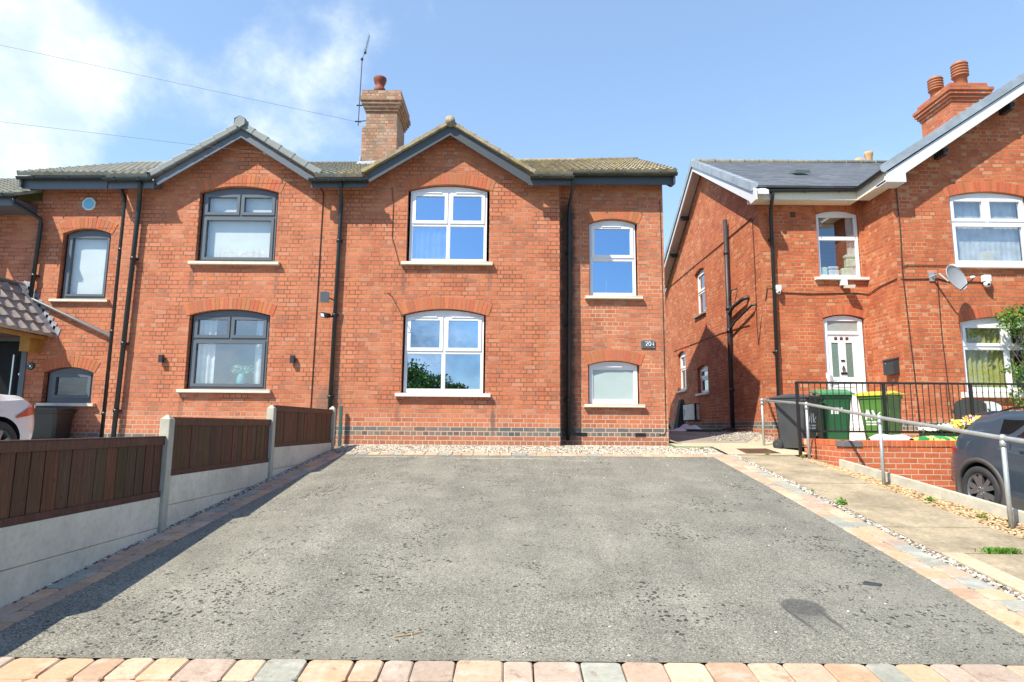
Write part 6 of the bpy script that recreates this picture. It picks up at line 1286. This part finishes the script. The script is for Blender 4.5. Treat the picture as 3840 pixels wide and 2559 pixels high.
# garden chairs
def chair(x, y, z, rz, m, label):
    o = empty('garden_chair', (0, 0, 0), label, 'chair', 'plastic garden chairs')
    b = MB(); b.bevbox(-.24, .24, -.24, .24, .41, .44, .012); b.build('seat', m, o)
    b = MB(); P = [(-.25+.5*i/10, .24+.05*(1-((i-5)/5)**2), 0) for i in range(11)]; v = []
    for (px, py, _) in P: hgt = .90-.10*abs(px/.25)**3; v += [(px, py-.02, .46), (px, py+.05, hgt), (px, py+.07, hgt), (px, py, .46)]
    b.add(v, [(4*i+j, 4*i+(j+1) % 4, 4*i+4+(j+1) % 4, 4*i+4+j) for i in range(10) for j in range(4)]); b.build('backrest', m, o, smooth=False)
    for sx in (-1, 1):
        b = MB(); b.tube([(sx*.27, .26, .70), (sx*.29, 0, .66), (sx*.28, -.24, .64), (sx*.26, -.27, .42)], .018, 6); b.build('armrest', m, o)
        for sy in (-1, 1): b = MB(); b.tube([(sx*.22, sy*.21, .42), (sx*.27, sy*.26, 0)], [.024, .018], 8); b.build('leg', m, o)
    o.location = (x, y, z); o.rotation_euler.z = rz; return o
chair(9.62, .28, .04, R(-8), mat('pale_chair_plastic', (.45, .50, .50), .5), 'pale grey plastic garden chair below the lower bay window'); chair(8.78, -.15, .04, R(140), mat('dark_chair_plastic', (.05, .055, .055), .45), 'dark garden chair behind the tail of the blue car')
# ------------------------------------------------------------------ planting
leaf_m = bpy.data.materials.new('foliage'); leaf_m.use_nodes = True
def mk_leaf():
    t = NT(leaf_m.node_tree); p = t.n['Principled BSDF']; a = t.new('ShaderNodeAttribute'); a.attribute_name = 'col'
    t.l.new(a.outputs['Color'], p.inputs['Base Color']); p.inputs['Roughness'].default_value = .45
    tr = t.new('ShaderNodeBsdfTranslucent'); t.l.new(t.mix(1, a.outputs['Color'], (1.3, 1.5, .6, 1), 'MULTIPLY'), tr.inputs[0]); mx = t.new('ShaderNodeMixShader'); mx.inputs[0].default_value = .3
    o = t.n['Material Output']; t.l.new(p.outputs[0], mx.inputs[1]); t.l.new(tr.outputs[0], mx.inputs[2]); t.l.new(mx.outputs[0], o.inputs[0])
mk_leaf()
def leaves(b, cen, rad, n, size, cols, shell=.5, flat=1.0):
    for _ in range(n):
        d = Vector([random.gauss(0, 1) for _ in range(3)]).normalized(); r = (shell+(1-shell)*random.random())**.6
        p = Vector(cen)+Vector((d.x*rad[0], d.y*rad[1], d.z*rad[2]))*r*random.uniform(.75, 1.08)
        a = Vector([random.gauss(0, 1) for _ in range(3)]).normalized(); a.z -= .25; a.normalize(); c = a.cross(Vector([random.gauss(0, 1) for _ in range(3)])).normalized(); s = size*random.uniform(.6, 1.2)
        b.col = tuple(q*random.uniform(.7, 1.25) for q in random.choice(cols)); up = a.cross(c)*s*.12
        b.add([p, p+a*s*.5+c*s*.28+up, p+a*s, p+a*s*.5-c*s*.28+up], [(0, 1, 2), (0, 2, 3)])
LG = [(.10, .22, .035), (.16, .30, .05), (.07, .16, .03), (.24, .34, .07), (.05, .12, .025)]; LD = [(.03, .08, .02), (.045, .11, .025), (.06, .13, .03), (.025, .06, .018)]
o = bpy.data.objects['flower_vase']; b = MB(); leaves(b, (-5.40, .33, 1.46), (.30, .12, .12), 170, .07, [(.35, .62, .62), (.5, .7, .7), (.2, .45, .42)], .1); b.build('flowers', leaf_m, o)
cl_ = empty('climbing_shrub', (10.9, .5, .04), 'leafy green climbing shrub growing over the right side of the bay window', 'shrub')
b = MB()
for (x, z, rx, rz_, n) in ((10.75, 2.62, .62, .40, 750), (10.95, 2.05, .50, .40, 500), (10.62, 1.55, .35, .25, 220), (11.1, 1.3, .5, .6, 450), (10.35, 2.72, .32, .16, 150), (11.2, 2.8, .5, .35, 350), (10.25, 2.50, .18, .1, 60), (10.5, 1.0, .4, .35, 180), (10.20, 1.62, .22, .07, 40)): leaves(b, (x, .62, z), (rx, .30, rz_), n, .085, LG, .35)
b.build('foliage', leaf_m, cl_)
b = MB()
for k in range(7): x = 10.9+random.uniform(-.3, .3); b.tube([(x, .6, .04), (x+random.uniform(-.2, .1), .55, 1.0), (x+random.uniform(-.5, .2), .6, 2.0), (x+random.uniform(-.6, .3), .65, 2.7)], [.02, .016, .01, .005], 6)
b.build('stem', mat('pole_wood'), cl_)
tr_ = empty('flower_trough', (7.65, -1.5, .04), 'dark trough of yellow, orange, purple and white pansies behind the low wall', 'flower trough')
b = MB(); b.hexa([(7.0, -1.62, .05), (8.25, -1.62, .05), (8.25, -1.36, .05), (7.0, -1.36, .05), (6.97, -1.66, .30), (8.28, -1.66, .30), (8.28, -1.32, .30), (6.97, -1.32, .30)]); b.build('trough', mat('black_box'), tr_)
b = MB(); leaves(b, (7.6, -1.48, .34), (.70, .20, .14), 1100, .06, [(.06, .15, .03), (.10, .22, .04), (.04, .10, .02)], .3); b.build('foliage', leaf_m, tr_)
b = MB()
for _ in range(330):
    x = random.uniform(6.95, 8.25); hz_ = .36+.22*max(0, min(1, (x-7.1)/.7))*random.random()+.04*random.random(); y = -1.5+random.uniform(-.17, .15)
    cols = [(.85, .80, .70), (.80, .78, .80)] if x < 7.35 else [(.85, .62, .03), (.85, .72, .08), (.80, .32, .02), (.22, .06, .30), (.85, .70, .10), (.80, .75, .55)]
    cc = random.choice(cols); n_ = Vector((random.uniform(-.5, .2), -1, random.uniform(.0, .8))).normalized(); e = n_.cross(Vector((0, 0, 1))).normalized(); g = e.cross(n_); c0 = Vector((x, y, hz_)); r = random.uniform(.022, .036)
    b.col = cc
    pts_ = [c0+(e*math.cos(2*math.pi*k/10)+g*math.sin(2*math.pi*k/10))*r*(1 if k % 2 else .72) for k in range(10)]; b.add(pts_, [tuple(range(10))])
    b.col = (.12, .03, .10) if random.random() < .6 else (.8, .5, .02); b.add([c0+n_*.003+(e*math.cos(2*math.pi*k/5)+g*math.sin(2*math.pi*k/5))*r*.33 for k in range(5)], [tuple(range(5))])
b.build('blossoms', mat('petals', rough=.7, attr=True, var=.05), tr_)
def blades(name, cx, cy, w_, d, n, h, cols, label, cat, zf):
    b = MB()
    for _ in range(n):
        x = cx+random.gauss(0, w_); y = cy+random.gauss(0, d); a = random.uniform(0, 6.28); l = h*random.uniform(.5, 1.2); z = zf(x, y); b.col = tuple(q*random.uniform(.7, 1.3) for q in random.choice(cols))
        dx, dy = math.cos(a), math.sin(a); q = .004; t = random.uniform(.2, .8)
        b.add([(x-dy*q, y+dx*q, z), (x+dy*q, y-dx*q, z), (x+dx*l*t*.5+dy*q, y+dy*l*t*.5-dx*q, z+l*.7), (x+dx*l*t, y+dy*l*t, z+l*.8)], [(0, 1, 2), (0, 2, 3)])
    return single(name, b, leaf_m, label, cat)
GR = [(.10, .26, .03), (.16, .34, .05), (.22, .38, .08)]
gy = lambda x, y: gz(y, .0)
blades('grass_tuft', 4.43, -6.2, .075, .012, 420, .055, GR, 'bright green grass tuft in a path joint near the front right', 'grass tuft', gy)
def weed(x, y, s, n, label, zf=gy, cols=GR):
    b = MB(); z = zf(x, y); leaves(b, (x, y, z+s*.5), (s, s, s*.6), n, s*.8, cols, .2); b.tube([(x, y, z-.01), (x, y, z+s*.5)], .004, 5); return single('weed', b, leaf_m, label, 'weed')
weed(3.95, -4.43, .065, 60, 'leafy green weed at the edge of the concrete path'); weed(3.93, -3.74, .03, 22, 'tiny weed among the pebbles farther up the path edge')
weed(3.55, -.30, .04, 30, 'small weed where the white gravel meets the pale concrete', gy, [(.2, .25, .05), (.12, .18, .04)]); weed(5.05, -1.15, .05, 40, 'dry yellow weed at the foot of the second handrail post', gy, [(.30, .26, .08), (.2, .22, .05)])
weed(5.14, -4.25, .05, 40, 'green weed in the tan gravel between two handrail posts', gy); weed(5.2, -5.0, .05, 40, 'pale weed in the tan gravel close to the nearest handrail post', gy, [(.28, .30, .06), (.2, .26, .05)])
weed(4.6, 7.5, .28, 220, 'bushy green weed at the far end of the side alley', alz, [(.05, .16, .03), (.10, .25, .04)])
weed(4.55, -.86, .04, 60, 'yellow green weeds along the near edge of the drain cover', gy, [(.30, .33, .06), (.2, .25, .05)])
# trees and hedge across the road (seen only in the window reflections)
def tree(x, y, z, h, r, label, n=11000):
    o = empty('tree', (x, y, z), label, 'tree', 'trees across the road')
    b = MB(); b.tube([(x, y, z-.1), (x+.05, y, z+h*.35), (x, y+.05, z+h*.6), (x+.1, y, z+h*.85)], [.16, .12, .08, .02], 10)
    for k in range(7): a = k*.9; b.tube([(x, y, z+h*(.3+.06*k)), (x+math.cos(a)*r*.6, y+math.sin(a)*r*.6, z+h*(.5+.05*k))], [.06, .02], 6)
    b.build('trunk', mat('pole_wood'), o); b = MB()
    for k in range(22):
        a = random.uniform(0, 6.28); q = random.uniform(0, .75)*r; leaves(b, (x+q*math.cos(a), y+q*math.sin(a), z+h*(.40+.48*random.random()*(1-q/r*.6))), (r*.38, r*.38, r*.32), n//22, .20, LD+LG[:1], .3)
    b.build('crown', leaf_m, o)
tree(-5.5, -20.8, -1.7, 6.0, 2.5, 'bushy dark green tree directly across the road'); tree(-3.0, -21.2, -1.7, 4.7, 1.5, 'smaller green tree across the road, right of the bushy one'); tree(9, -24, -1.7, 5, 2.0, 'green tree farther right across the road')
hd = empty('hedge', (0, -24.5, -1.7), 'clipped green hedge along the far side of the road', 'hedge'); b = MB()
for k in range(40): leaves(b, (-20+k, -24.5, -1.0), (.8, .5, .75), 110, .22, LD, .5)
b.build('foliage', leaf_m, hd)
